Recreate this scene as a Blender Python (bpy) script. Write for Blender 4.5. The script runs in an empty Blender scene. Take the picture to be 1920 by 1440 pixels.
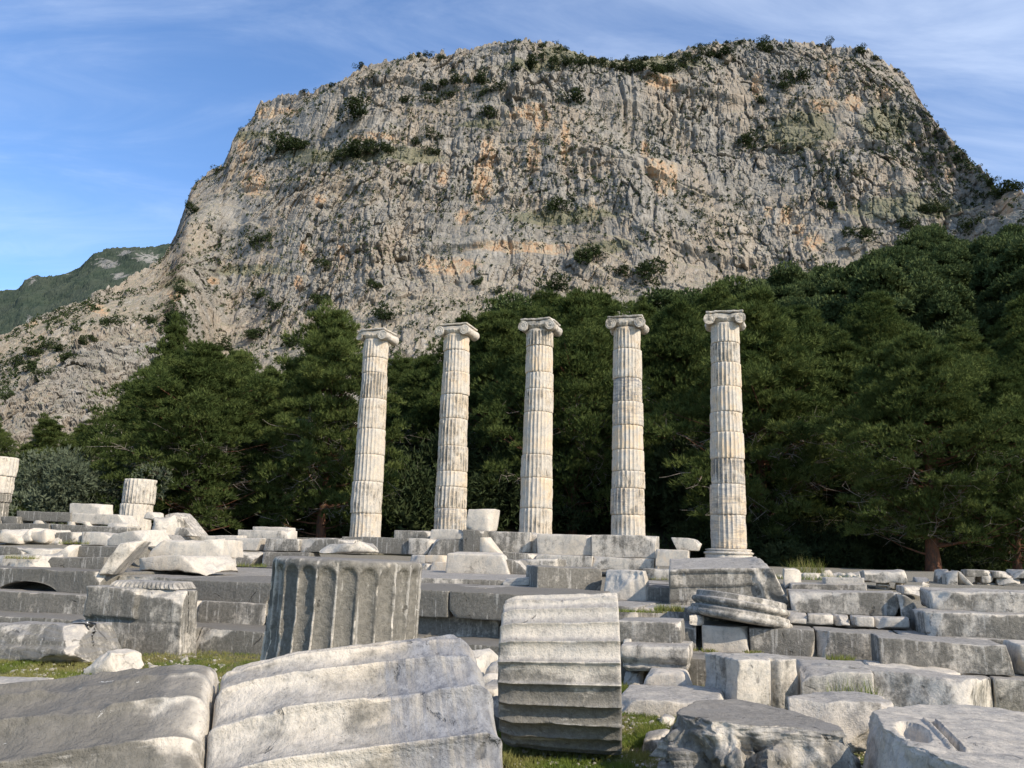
import bpy, math, random
import numpy as np
from mathutils import Vector, Matrix
from mathutils.bvhtree import BVHTree

# ------------------------------------------------------------------ camera, world, sun, exposure
F_PX = 1553.0; CX, CY = 960.0, 720.0; EYE = 1.5
PITCH, ROLL = math.radians(11.55), math.radians(1.6)
SUN_EL, SUN_AZ = math.radians(34), math.radians(49)     # azimuth: to the right of straight behind the camera
SUN_POWER, SKY_POWER, EXPOSURE = 4.7, 0.132, 0.27

scene = bpy.context.scene
C = scene.collection
cam_d = bpy.data.cameras.new('camera'); cam = bpy.data.objects.new('camera', cam_d); C.objects.link(cam)
cam_d.sensor_width = 36; cam_d.lens = 36 * F_PX / 1920; cam_d.clip_start = .05; cam_d.clip_end = 6000
cam.matrix_world = Matrix.Translation((0, 0, EYE)) @ Matrix.Rotation(math.pi / 2 + PITCH, 4, 'X') @ Matrix.Rotation(ROLL, 4, 'Z')
scene.camera = cam
scene.view_settings.view_transform = 'Standard'; scene.view_settings.look = 'None'
scene.view_settings.exposure = EXPOSURE; scene.view_settings.gamma = 1
scene.cycles.use_denoising = True
scene.cycles.max_bounces = 5; scene.cycles.diffuse_bounces = 3; scene.cycles.glossy_bounces = 1
scene.cycles.transmission_bounces = 3; scene.cycles.transparent_max_bounces = 4
scene.cycles.use_adaptive_sampling = True; scene.cycles.adaptive_threshold = 0.015
scene.cycles.caustics_reflective = False; scene.cycles.caustics_refractive = False

def nd(nt, typ, **kw):
    n = nt.nodes.new(typ)
    for k, v in kw.items():
        if k.startswith('i_'):
            key = k[2:]; key = int(key) if key.isdigit() else key.replace('_', ' ')
            if isinstance(v, bpy.types.NodeSocket): nt.links.new(v, n.inputs[key])
            else: n.inputs[key].default_value = v
        else: setattr(n, k, v)
    return n
def math_(nt, op, a, b=0.0, clamp=False):
    n = nt.nodes.new('ShaderNodeMath'); n.operation = op; n.use_clamp = clamp
    for i, v in enumerate((a, b)):
        if isinstance(v, bpy.types.NodeSocket): nt.links.new(v, n.inputs[i])
        else: n.inputs[i].default_value = v
    return n.outputs[0]
def ramp_(nt, v, lo, hi, a=0.0, b=1.0):
    n = nt.nodes.new('ShaderNodeMapRange'); n.interpolation_type = 'SMOOTHSTEP'
    for i, x in enumerate((v, lo, hi, a, b)):
        if isinstance(x, bpy.types.NodeSocket): nt.links.new(x, n.inputs[i])
        else: n.inputs[i].default_value = x
    return n.outputs[0]
def mix_(nt, f, a, b, mode='MIX'):
    n = nt.nodes.new('ShaderNodeMix'); n.data_type = 'RGBA'; n.blend_type = mode
    for i, x in ((0, f), (6, a), (7, b)):
        if isinstance(x, bpy.types.NodeSocket): nt.links.new(x, n.inputs[i])
        elif i == 0: n.inputs[0].default_value = x
        else: n.inputs[i].default_value = (*x, 1)
    return n.outputs[2]
def noise_(nt, vec, scale, detail=5, rough=.6, dist=0.0):
    n = nt.nodes.new('ShaderNodeTexNoise')
    n.inputs['Scale'].default_value = scale; n.inputs['Detail'].default_value = detail
    n.inputs['Roughness'].default_value = rough; n.inputs['Distortion'].default_value = dist
    if vec is not None: nt.links.new(vec, n.inputs['Vector'])
    return n.outputs[0]
def scale_(nt, vec, s):
    n = nt.nodes.new('ShaderNodeVectorMath'); n.operation = 'MULTIPLY'; nt.links.new(vec, n.inputs[0]); n.inputs[1].default_value = s
    return n.outputs[0]

world = bpy.data.worlds.new('World'); scene.world = world; world.use_nodes = True
nt = world.node_tree; nt.nodes.clear()
sky = nd(nt, 'ShaderNodeTexSky'); sky.sky_type = 'NISHITA'; sky.sun_disc = False
sky.sun_elevation = SUN_EL; sky.sun_rotation = math.radians(180) - SUN_AZ
sky.air_density = 1.1; sky.dust_density = .25; sky.ozone_density = 3.0; sky.altitude = 200
tc = nd(nt, 'ShaderNodeTexCoord'); gen = tc.outputs['Generated']
sep = nd(nt, 'ShaderNodeSeparateXYZ', i_0=gen)
zz = math_(nt, 'ADD', math_(nt, 'MAXIMUM', sep.outputs[2], .02), .10)
cmb = nd(nt, 'ShaderNodeCombineXYZ', i_0=math_(nt, 'DIVIDE', sep.outputs[0], zz), i_1=math_(nt, 'DIVIDE', sep.outputs[1], zz), i_2=0.0)
mp = nd(nt, 'ShaderNodeMapping'); nt.links.new(cmb.outputs[0], mp.inputs[0])
mp.inputs['Rotation'].default_value = (0, 0, math.radians(28)); mp.inputs['Scale'].default_value = (.55, 1.5, 1); mp.inputs['Location'].default_value = (3.7, 1.9, 0)
c1 = noise_(nt, mp.outputs[0], .9, 3, .5, .3); c2 = noise_(nt, mp.outputs[0], 2.6, 8, .62, .9)
right = ramp_(nt, math_(nt, 'ADD', sep.outputs[0], math_(nt, 'MULTIPLY', sep.outputs[2], .9)), -.2, .85, .0, .17)
cl = ramp_(nt, math_(nt, 'ADD', math_(nt, 'ADD', math_(nt, 'MULTIPLY', c1, .6), math_(nt, 'MULTIPLY', c2, .42)), right), .44, .88, 0, .66)
skyc = mix_(nt, 1.0, sky.outputs[0], (.97, 1.14, 1.36), 'MULTIPLY')
cloudc = mix_(nt, 1.0, sky.outputs[0], (0, 0, 0), 'MULTIPLY')
col = mix_(nt, cl, skyc, (6.6, 7.4, 8.8))
bg = nd(nt, 'ShaderNodeBackground', i_0=col, i_1=SKY_POWER); out = nd(nt, 'ShaderNodeOutputWorld', i_0=bg.outputs[0])

sun_d = bpy.data.lights.new('sun', 'SUN'); sun_d.energy = SUN_POWER; sun_d.angle = math.radians(.53); sun_d.color = (1.0, .885, .73)
sun = bpy.data.objects.new('sun', sun_d); C.objects.link(sun)
SUN_DIR = Vector((math.sin(SUN_AZ) * math.cos(SUN_EL), -math.cos(SUN_AZ) * math.cos(SUN_EL), math.sin(SUN_EL)))
sun.rotation_euler = SUN_DIR.to_track_quat('Z', 'Y').to_euler(); sun.location = (10, -10, 30)

# ------------------------------------------------------------------ survey helpers: pixels of the photograph to places in the world
RM = np.array((Matrix.Rotation(math.pi / 2 + PITCH, 3, 'X') @ Matrix.Rotation(ROLL, 3, 'Z')))
def ray(px, py): return RM @ np.array([(px - CX) / F_PX, -(py - CY) / F_PX, -1.0])
def at_y(px, py, Y):
    d = ray(px, py); return np.array([0, 0, EYE]) + d * (Y / d[1])
def at_z(px, py, z):
    d = ray(px, py); return np.array([0, 0, EYE]) + d * ((z - EYE) / d[2])
def project(P):
    q = (np.atleast_2d(P) - np.array([0, 0, EYE])) @ RM
    return np.stack([CX - F_PX * q[:, 0] / q[:, 2] * 1.0, CY + F_PX * q[:, 1] / q[:, 2]], 1)
TEMPLE = math.radians(16.5); TT = math.tan(TEMPLE)
def row_y(px, R): 
    d = ray(px, 1039); u = d[0] / d[1]; return R / (1 + u * TT)
def R_of(x, y): return y + x * TT

# ------------------------------------------------------------------ noise
_rs = np.random.RandomState(7)
_T = _rs.rand(64, 64, 64).astype(np.float32)
_J = _rs.rand(32, 32, 32, 4).astype(np.float32)
def vn(P):
    P = np.asarray(P, dtype=np.float32); I = np.floor(P).astype(np.int32); f = P - I; f = f * f * (3 - 2 * f); I &= 63; J = (I + 1) & 63
    x0, y0, z0 = I[:, 0], I[:, 1], I[:, 2]; x1, y1, z1 = J[:, 0], J[:, 1], J[:, 2]; fx, fy, fz = f[:, 0], f[:, 1], f[:, 2]
    a = _T[x0, y0, z0] * (1 - fx) + _T[x1, y0, z0] * fx; b = _T[x0, y1, z0] * (1 - fx) + _T[x1, y1, z0] * fx
    c = _T[x0, y0, z1] * (1 - fx) + _T[x1, y0, z1] * fx; d = _T[x0, y1, z1] * (1 - fx) + _T[x1, y1, z1] * fx
    return (a * (1 - fy) + b * fy) * (1 - fz) + (c * (1 - fy) + d * fy) * fz
def fbm(P, oct=4, lac=2.05, gain=.5):
    s = 0; a = 1; t = 0; P = np.asarray(P, dtype=np.float32)
    for i in range(oct): s = s + a * vn(P + i * 17.3); t += a; a *= gain; P = P * lac
    return s / t
def ridged(P, oct=4, gain=.5):
    s = 0; a = 1; t = 0; P = np.asarray(P, dtype=np.float32)
    for i in range(oct): s = s + a * (1 - np.abs(2 * vn(P + i * 9.1) - 1)); t += a; a *= gain; P = P * 2.03
    return s / t
def cells(P):
    """nearest jittered cell: (random value of the cell, distance to the border, random offsets)"""
    P = np.asarray(P, dtype=np.float32); I = np.floor(P).astype(np.int32)
    d1 = np.full(len(P), 9., np.float32); d2 = d1.copy(); val = np.zeros(len(P), np.float32); tilt = np.zeros((len(P), 3), np.float32)
    for dx in (-1, 0, 1):
        for dy in (-1, 0, 1):
            for dz in (-1, 0, 1):
                K = I + np.array([dx, dy, dz]); J = _J[K[:, 0] & 31, K[:, 1] & 31, K[:, 2] & 31]
                D = P - (K + J[:, :3]); d = (D * D).sum(1)
                near = d < d1
                d2 = np.where(near, d1, np.minimum(d2, d)); d1 = np.where(near, d, d1)
                val = np.where(near, J[:, 3], val); tilt = np.where(near[:, None], (J[:, :3] - .5) * D, tilt)
    return val, np.sqrt(d2) - np.sqrt(d1), tilt.sum(1)

# ------------------------------------------------------------------ objects
def mesh_np(name, V, Fq, mats=(), smooth=True, attrs=None, mat_idx=None):
    """Fq: (n,k) array or list of such arrays"""
    me = bpy.data.meshes.new(name); V = np.asarray(V, dtype=np.float32)
    arrs = [a for a in (Fq if isinstance(Fq, (list, tuple)) else [Fq]) if len(a)]
    me.vertices.add(len(V)); me.vertices.foreach_set('co', V.ravel())
    nl = sum(a.size for a in arrs); npoly = sum(len(a) for a in arrs)
    me.loops.add(nl); me.polygons.add(npoly)
    me.loops.foreach_set('vertex_index', np.concatenate([a.ravel() for a in arrs]).astype(np.int32))
    starts = []; off = 0
    for a in arrs: starts.append(off + np.arange(len(a)) * a.shape[1]); off += a.size
    me.polygons.foreach_set('loop_start', np.concatenate(starts).astype(np.int32))
    me.update(calc_edges=True)
    me.polygons.foreach_set('use_smooth', np.full(npoly, smooth, dtype=bool))
    for m in mats: me.materials.append(m)
    if mat_idx is not None: me.polygons.foreach_set('material_index', np.asarray(mat_idx, dtype=np.int32))
    for k, v in (attrs or {}).items():
        a = me.attributes.new(k, 'FLOAT', 'POINT'); a.data.foreach_set('value', np.asarray(v, dtype=np.float32))
    return me
def link(name, me, parent=None, loc=(0, 0, 0)):
    o = bpy.data.objects.new(name, me); C.objects.link(o); o.location = loc
    if parent is not None: o.parent = parent
    return o
def empty(name, loc): 
    o = bpy.data.objects.new(name, None); C.objects.link(o); o.location = loc; o.empty_display_size = .3; return o
def tag(o, label=None, cat=None, group=None, kind=None):
    if label: o['label'] = label
    if cat: o['category'] = cat
    if group: o['group'] = group
    if kind: o['kind'] = kind
    return o

def grid_faces(nu, nv, off=0, wrap=False):
    i = np.arange(nu if wrap else nu - 1)[:, None]; j = np.arange(nv - 1)[None, :]; i2 = (i + 1) % nu
    a = i * nv + j; b = i2 * nv + j
    return np.stack([a, b, b + 1, a + 1], -1).reshape(-1, 4) + off
# ------------------------------------------------------------------ materials
def new_mat(name):
    m = bpy.data.materials.new(name); m.use_nodes = True; m.node_tree.nodes.clear(); return m, m.node_tree
def finish(nt, col, rough=.85, bump=None, bstr=.5, bdist=.02, spec=.25):
    p = nd(nt, 'ShaderNodeBsdfPrincipled'); nt.links.new(col, p.inputs['Base Color'])
    if isinstance(rough, bpy.types.NodeSocket): nt.links.new(rough, p.inputs['Roughness'])
    else: p.inputs['Roughness'].default_value = rough
    p.inputs['Specular IOR Level'].default_value = spec
    if bump is not None:
        b = nd(nt, 'ShaderNodeBump'); b.inputs['Strength'].default_value = bstr; b.inputs['Distance'].default_value = bdist
        nt.links.new(bump, b.inputs['Height']); nt.links.new(b.outputs[0], p.inputs['Normal'])
    o = nd(nt, 'ShaderNodeOutputMaterial'); nt.links.new(p.outputs[0], o.inputs[0])
def attr_(nt, name): return nd(nt, 'ShaderNodeAttribute', attribute_name=name).outputs['Fac']
def add_(nt, *xs):
    r = xs[0]
    for x in xs[1:]: r = math_(nt, 'ADD', r, x)
    return r
def mul_(nt, a, b): return math_(nt, 'MULTIPLY', a, b)

def marble_mat():
    m, nt = new_mat('weathered_marble')
    tc = nd(nt, 'ShaderNodeTexCoord'); oi = nd(nt, 'ShaderNodeObjectInfo')
    sh = nd(nt, 'ShaderNodeVectorMath', operation='SCALE', i_0=(37.1, 61.7, 23.3)); nt.links.new(oi.outputs['Random'], sh.inputs['Scale'])
    co = nd(nt, 'ShaderNodeVectorMath', operation='ADD', i_0=tc.outputs['Object'], i_1=sh.outputs[0]).outputs[0]
    oc = nd(nt, 'ShaderNodeSeparateColor', i_0=oi.outputs['Color']); dark, warm, vein = oc.outputs
    geo = nd(nt, 'ShaderNodeNewGeometry'); nz = nd(nt, 'ShaderNodeSeparateXYZ', i_0=geo.outputs['Normal']).outputs[2]
    fresh = attr_(nt, 'fresh'); blue = attr_(nt, 'blue'); darkening = attr_(nt, 'darkening')
    n1 = noise_(nt, co, 1.7, 7, .66, .4); n2 = noise_(nt, scale_(nt, co, (8, 8, 1.6)), 1.0, 5, .62, .2)
    n3 = noise_(nt, co, 26, 6, .68); n4 = noise_(nt, co, 5.5, 6, .7, .6); n5 = noise_(nt, co, 75, 3, .6)
    mix = add_(nt, mul_(nt, n1, .46), mul_(nt, n2, .24), mul_(nt, n4, .20), mul_(nt, n3, .10))
    mix = add_(nt, mix, mul_(nt, math_(nt, 'SUBTRACT', dark, .5), .34), mul_(nt, fresh, -.20), mul_(nt, darkening, .16))
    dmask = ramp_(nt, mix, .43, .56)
    light = mix_(nt, ramp_(nt, n4, .3, .7), (.62, .555, .46), (.49, .455, .395))
    light = mix_(nt, mul_(nt, mul_(nt, ramp_(nt, add_(nt, mul_(nt, n3, .5), mul_(nt, n2, .5)), .44, .62), .62), math_(nt, 'ADD', .38, mul_(nt, dark, .62))), light, (.30, .28, .25))
    light = mix_(nt, mul_(nt, ramp_(nt, add_(nt, mul_(nt, n4, .55), mul_(nt, n3, .45)), .49, .60), .5), light, (.37, .35, .315))
    light = mix_(nt, mul_(nt, warm, ramp_(nt, n1, .40, .62)), light, (.63, .50, .345))
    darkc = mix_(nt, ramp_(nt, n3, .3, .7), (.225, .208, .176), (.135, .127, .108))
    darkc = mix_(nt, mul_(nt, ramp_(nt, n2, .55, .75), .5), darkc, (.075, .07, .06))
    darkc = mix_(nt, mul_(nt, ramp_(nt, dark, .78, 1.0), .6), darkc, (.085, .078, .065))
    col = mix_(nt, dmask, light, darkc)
    # grey weathering of the tops
    topf = mul_(nt, ramp_(nt, nz, .55, .92), ramp_(nt, add_(nt, mul_(nt, dark, .7), mul_(nt, n4, .5)), .28, .62, .15, .85))
    topc = mix_(nt, ramp_(nt, n3, .3, .72), (.33, .31, .285), (.20, .187, .168)); topc = mix_(nt, mul_(nt, ramp_(nt, n1, .5, .66), .6), topc, (.42, .39, .35)); topc = mix_(nt, math_(nt, 'MULTIPLY', ramp_(nt, dark, .55, .88), .85), topc, (.135, .125, .108))
    col = mix_(nt, topf, col, topc)
    st_ = noise_(nt, scale_(nt, co, (16, 16, .9)), 1.0, 4, .6, .1); col = mix_(nt, mul_(nt, mul_(nt, ramp_(nt, add_(nt, mul_(nt, st_, .7), mul_(nt, n4, .35)), .585, .64), ramp_(nt, nz, .6, .3)), .55), col, (.50, .47, .42))
    # blue-grey veins
    wv = noise_(nt, scale_(nt, co, (1.2, 1.2, 9)), 1.3, 6, .6, 1.6)
    wb = noise_(nt, scale_(nt, co, (1.6, 1.6, 17)), 1.0, 7, .66, .9); vm = math_(nt, 'MAXIMUM', mul_(nt, vein, ramp_(nt, wv, .46, .62)), mul_(nt, blue, ramp_(nt, wb, .34, .60, .25, 1)))
    col = mix_(nt, mul_(nt, vm, .9), col, mix_(nt, ramp_(nt, n3, .35, .65), (.115, .122, .14), (.27, .275, .29)))
    wc = nd(nt, 'ShaderNodeVectorMath', operation='ADD', i_0=co, i_1=nd(nt, 'ShaderNodeVectorMath', operation='SCALE', i_0=nd(nt, 'ShaderNodeTexNoise', i_Vector=co, i_Scale=2.2).outputs[1], i_Scale=.35).outputs[0]).outputs[0]
    vo = nd(nt, 'ShaderNodeTexVoronoi', feature='DISTANCE_TO_EDGE', i_Vector=wc, i_Scale=.85).outputs['Distance']
    crk = mul_(nt, ramp_(nt, vo, .012, .002), ramp_(nt, n4, .55, .60)); crk = mul_(nt, crk, math_(nt, 'ADD', .15, dark, True)); col = mix_(nt, mul_(nt, crk, .6), col, (.05, .046, .04))
    # small black lichen specks and pits
    sp = ramp_(nt, noise_(nt, co, 48, 4, .75), .60, .68); col = mix_(nt, mul_(nt, sp, .55), col, (.07, .068, .06))
    ws = ramp_(nt, noise_(nt, co, 15, 5, .8, .5), .66, .71); col = mix_(nt, mul_(nt, mul_(nt, ws, dark), .8), col, (.66, .64, .60))
    bump = add_(nt, mul_(nt, n4, .45), mul_(nt, n3, .5), mul_(nt, n5, .28), mul_(nt, dmask, -.10), mul_(nt, crk, -.8))
    finish(nt, col, .85, bump, .85, .024, .15)
    return m
MARBLE = marble_mat()

def cliff_mat():
    m, nt = new_mat('limestone_cliff')
    geo = nd(nt, 'ShaderNodeNewGeometry'); P = geo.outputs['Position']
    nz = nd(nt, 'ShaderNodeSeparateXYZ', i_0=geo.outputs['Normal']).outputs[2]
    orange = attr_(nt, 'orange'); green = attr_(nt, 'green'); scree = attr_(nt, 'scree'); cell = attr_(nt, 'cell')
    a = noise_(nt, scale_(nt, P, (.05, .05, .022)), 1, 6, .65, .5); b = noise_(nt, scale_(nt, P, (.42, .42, .12)), 1, 6, .68, .3)
    c = noise_(nt, P, .55, 6, .72); d = noise_(nt, scale_(nt, P, (1.1, 1.1, .34)), 1, 5, .72, .4); bd = noise_(nt, scale_(nt, P, (.10, .10, 1.5)), 1, 4, .6, .8)
    col = mix_(nt, ramp_(nt, b, .36, .64), (.305, .284, .250), (.192, .183, .165))
    col = mix_(nt, mul_(nt, ramp_(nt, a, .42, .62), .75), col, (.33, .27, .205))
    col = mix_(nt, mul_(nt, scree, .65), col, mix_(nt, ramp_(nt, c, .35, .65), (.355, .30, .235), (.25, .215, .172)))
    col = mix_(nt, mul_(nt, ramp_(nt, cell, .72, .98), .55), col, (.45, .42, .375))
    col = mix_(nt, mul_(nt, ramp_(nt, cell, .26, .05), .5), col, (.20, .19, .175))
    col = mix_(nt, mul_(nt, ramp_(nt, c, .52, .66), .35), col, (.45, .42, .37))
    col = mix_(nt, mul_(nt, ramp_(nt, d, .50, .62), .6), col, (.11, .105, .09))
    col = mix_(nt, mul_(nt, ramp_(nt, bd, .58, .66), .2), col, (.12, .115, .10))
    bs = noise_(nt, scale_(nt, P, (.13, .13, .018)), 1, 6, .7, .6); col = mix_(nt, mul_(nt, ramp_(nt, bs, .52, .64), .5), col, (.17, .165, .15)); pl = noise_(nt, scale_(nt, P, (.045, .045, .03)), 1, 4, .6, .4); col = mix_(nt, mul_(nt, ramp_(nt, pl, .54, .66), .3), col, (.42, .38, .315))
    og = ramp_(nt, add_(nt, mul_(nt, orange, .6), mul_(nt, b, .75), mul_(nt, d, .3)), .80, 1.02)
    col = mix_(nt, mul_(nt, og, .7), col, mix_(nt, ramp_(nt, add_(nt, mul_(nt, c, .5), mul_(nt, b, .5)), .42, .58), (.46, .27, .14), (.44, .37, .27)))
    gm = ramp_(nt, add_(nt, mul_(nt, green, .6), mul_(nt, c, .5), mul_(nt, ramp_(nt, nz, .1, .7), .26), mul_(nt, a, .1)), .50, .64)
    col = mix_(nt, mul_(nt, gm, .7), col, mix_(nt, ramp_(nt, d, .4, .6), (.115, .125, .065), (.19, .175, .11)))
    bump = add_(nt, mul_(nt, b, .8), mul_(nt, c, .9), mul_(nt, d, .5))
    finish(nt, col, .95, bump, .7, .6, .05); return m
CLIFF = cliff_mat()

def leaf_mat(name, a, b, c, trans=.3):
    m, nt = new_mat(name)
    v = attr_(nt, 'v'); oi = nd(nt, 'ShaderNodeObjectInfo').outputs['Random']
    tc = nd(nt, 'ShaderNodeTexCoord'); n = noise_(nt, tc.outputs['Object'], .45, 3, .6)
    col = mix_(nt, ramp_(nt, v, 0, 1), a, b); col = mix_(nt, mul_(nt, ramp_(nt, n, .42, .66), .7), col, c)
    col = mix_(nt, mul_(nt, oi, .55), col, a)
    d = nd(nt, 'ShaderNodeBsdfDiffuse', i_0=col); t = nd(nt, 'ShaderNodeBsdfTranslucent', i_0=col)
    mx = nd(nt, 'ShaderNodeMixShader', i_0=trans, i_1=d.outputs[0], i_2=t.outputs[0]); o = nd(nt, 'ShaderNodeOutputMaterial', i_0=mx.outputs[0]); return m
NEEDLE = leaf_mat('pine_needles', (.042, .063, .020), (.150, .180, .056), (.090, .122, .038), .16)
NEEDLE_HAZED = leaf_mat('pine_needles_hazed', (.055, .078, .030), (.120, .150, .060), (.092, .122, .052), .14)  # greens lifted and softened: distance haze painted into the hillside needles
SHRUB = leaf_mat('shrub_leaves', (.030, .045, .020), (.070, .088, .036), (.055, .070, .034), .15)
OLIVE = leaf_mat('olive_leaves', (.085, .105, .065), (.20, .225, .15), (.15, .17, .11), .2)
GRASSM = leaf_mat('grass_blades', (.13, .17, .035), (.36, .30, .13), (.17, .24, .045), .3)

def bark_mat(name, a, b, sc=9):
    m, nt = new_mat(name); tc = nd(nt, 'ShaderNodeTexCoord'); co = tc.outputs['Object']
    n = noise_(nt, scale_(nt, co, (1, 1, .3)), sc, 6, .7, .6); n2 = noise_(nt, co, 2.2, 4)
    col = mix_(nt, ramp_(nt, n, .38, .62), a, b); col = mix_(nt, mul_(nt, n2, .35), col, (.06, .05, .04))
    finish(nt, col, .95, n, 1, .05, .1); return m
BARK = bark_mat('pine_bark', (.20, .085, .045), (.085, .055, .04))
DEADWOOD = bark_mat('dead_twigs', (.36, .32, .27), (.22, .19, .16), 14)

def ground_mat():
    m, nt = new_mat('grassy_earth'); geo = nd(nt, 'ShaderNodeNewGeometry'); P = geo.outputs['Position']
    y = nd(nt, 'ShaderNodeSeparateXYZ', i_0=P).outputs[1]
    a = noise_(nt, P, .9, 5, .6); b = noise_(nt, P, 7, 6, .7); c = noise_(nt, P, 42, 4, .7)
    col = mix_(nt, ramp_(nt, a, .40, .58), (.155, .125, .06), (.085, .12, .025)); col = mix_(nt, mul_(nt, ramp_(nt, b, .45, .65), .65), col, (.27, .22, .13))
    col = mix_(nt, mul_(nt, ramp_(nt, c, .5, .7), .5), col, (.06, .065, .03))
    gv = ramp_(nt, add_(nt, mul_(nt, a, .4), mul_(nt, c, .6)), .56, .62); col = mix_(nt, mul_(nt, gv, .75), col, (.46, .43, .38))
    sy = attr_(nt, 'stony'); col = mix_(nt, mul_(nt, sy, ramp_(nt, b, .2, .4)), col, mix_(nt, ramp_(nt, c, .35, .6), (.30, .27, .22), (.17, .155, .12)))
    far = ramp_(nt, y, 33, 37); shaded_litter = mix_(nt, ramp_(nt, b, .4, .6), (.045, .033, .022), (.028, .03, .016)); col = mix_(nt, far, col, shaded_litter)  # leaf litter, darkened to stand in for the shade under the pines
    finish(nt, col, .97, add_(nt, b, mul_(nt, c, .5)), .8, .04, .1); return m
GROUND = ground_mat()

def hill_mat():
    m, nt = new_mat('wooded_hill'); geo = nd(nt, 'ShaderNodeNewGeometry'); P = geo.outputs['Position']
    rock = attr_(nt, 'rock'); cell = attr_(nt, 'cell'); n = noise_(nt, P, .02, 5, .65); n2 = noise_(nt, P, .12, 5, .7)
    g = mix_(nt, ramp_(nt, cell, 0, 1), (.030, .045, .034), (.055, .070, .050)); g = mix_(nt, mul_(nt, ramp_(nt, n, .4, .65), .4), g, (.07, .078, .062))
    r = mix_(nt, ramp_(nt, n2, .4, .6), (.30, .29, .27), (.17, .165, .15))
    col = mix_(nt, ramp_(nt, add_(nt, mul_(nt, rock, .26), n2), .69, .74), g, r)
    finish(nt, col, .97, n2, .5, 3, .05); return m
HILL = hill_mat()
# ------------------------------------------------------------------ stones
def axis_coords(h, r, step):
    r = min(r, .3 * h); n = max(2, int(math.ceil(2 * (h - r) / step)) + 1)
    return np.concatenate([[-h, -h + .35 * r], np.linspace(-h + r, h - r, n), [h - .35 * r, h]])
def box_grid(h, r, step):
    xs, ys, zs = [axis_coords(h[k], r, step) for k in range(3)]
    Vs, Fs, off = [], [], 0
    for ax, s in ((0, -1), (0, 1), (1, -1), (1, 1), (2, -1), (2, 1)):
        o = [k for k in range(3) if k != ax]; A = (xs, ys, zs)[o[0]]; B = (xs, ys, zs)[o[1]]
        g = np.zeros((len(A), len(B), 3)); g[..., o[0]] = A[:, None]; g[..., o[1]] = B[None, :]; g[..., ax] = s * h[ax]
        f = grid_faces(len(A), len(B), off)
        if (s > 0) == (ax == 1): f = f[:, ::-1]
        Vs.append(g.reshape(-1, 3)); Fs.append(f); off += len(A) * len(B)
    V = np.concatenate(Vs); F = np.concatenate(Fs)
    key = np.round(V * 20000).astype(np.int64); _, idx, inv = np.unique(key, axis=0, return_index=True, return_inverse=True)
    return V[idx], inv.ravel()[F]
def stone_local(h, seed, step=.06, r0=.015, chip=.05, rough=.011, cuts=(), ncut=2, cutd=(.03, .10), fn=None):
    """a weathered block: returns local metric points, faces, and how freshly broken each point is"""
    h = np.array(h, float); rng = random.Random(seed); V, F = box_grid(h, max(.02, r0 * 1.4), step)
    S = seed * 3.71 % 50
    n = fbm(V * 3.2 + S, 3); n2 = vn(V * 11 + S)
    r = np.clip(r0 + chip * np.clip(n - .52, 0, 1) * 3.2 + chip * .25 * np.clip(n2 - .5, 0, 1), .004, .85 * h.min())[:, None]
    inner = np.clip(V, -(h - r), h - r); d = V - inner; L = np.linalg.norm(d, axis=1, keepdims=True); L[L < 1e-9] = 1
    Q = inner + d / L * r; fresh = np.clip(np.linalg.norm(V - Q, axis=1) / .022 - .15, 0, 1) * np.clip(n * 3 - .6, 0, 1)
    cs = list(cuts)
    for k in range(ncut):
        nrm = np.array([rng.choice((-1, 1)) * rng.uniform(.1, 1), rng.choice((-1, -1, 1)) * rng.uniform(.1, 1), rng.choice((1, 1, 1, -1)) * rng.uniform(.1, 1)])
        nrm /= np.linalg.norm(nrm); cs.append((nrm, (np.abs(nrm) * h).sum() - rng.uniform(*cutd) * 1.6, .05))
    for nrm, c, amp in cs:
        nrm = np.array(nrm, float); nrm /= np.linalg.norm(nrm)
        s = Q @ nrm - (c + (fbm(Q * 4.5 + S + 5, 4) - .5) * amp * 2 + (vn(Q * 19) - .5) * amp * .4)
        s = np.clip(s, 0, None); Q = Q - nrm * s[:, None]; fresh = np.maximum(fresh, np.clip(s / .02, 0, 1) * .8)
    R3 = np.stack([fbm(Q * 5 + S + 11 * k, 4) - .5 for k in range(3)], 1) * rough * 2.4
    R3 += np.stack([fbm(Q * 1.3 + S + 7 * k, 2) - .5 for k in range(3)], 1) * rough * 3.0
    Q = Q + R3
    if fn is not None:
        res = fn(Q, h, fresh)
        if isinstance(res, tuple): Q, fresh = res
        else: Q = res
    return Q, F, fresh
def trilinear(Q, h, K):
    """K: corners [x][y][z] with y=0 front"""
    t = (Q / np.array(h) + 1) / 2; x, y, z = t[:, 0:1], t[:, 1:2], t[:, 2:3]; r = 0
    for i in (0, 1):
        for j in (0, 1):
            for k in (0, 1):
                r = r + (x if i else 1 - x) * (y if j else 1 - y) * (z if k else 1 - z) * np.array(K[i][j][k])
    return r
GROUPED = {}
def hseed(s): 
    v = 7
    for ch in s: v = (v * 131 + ord(ch)) % 99991
    return v
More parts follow.
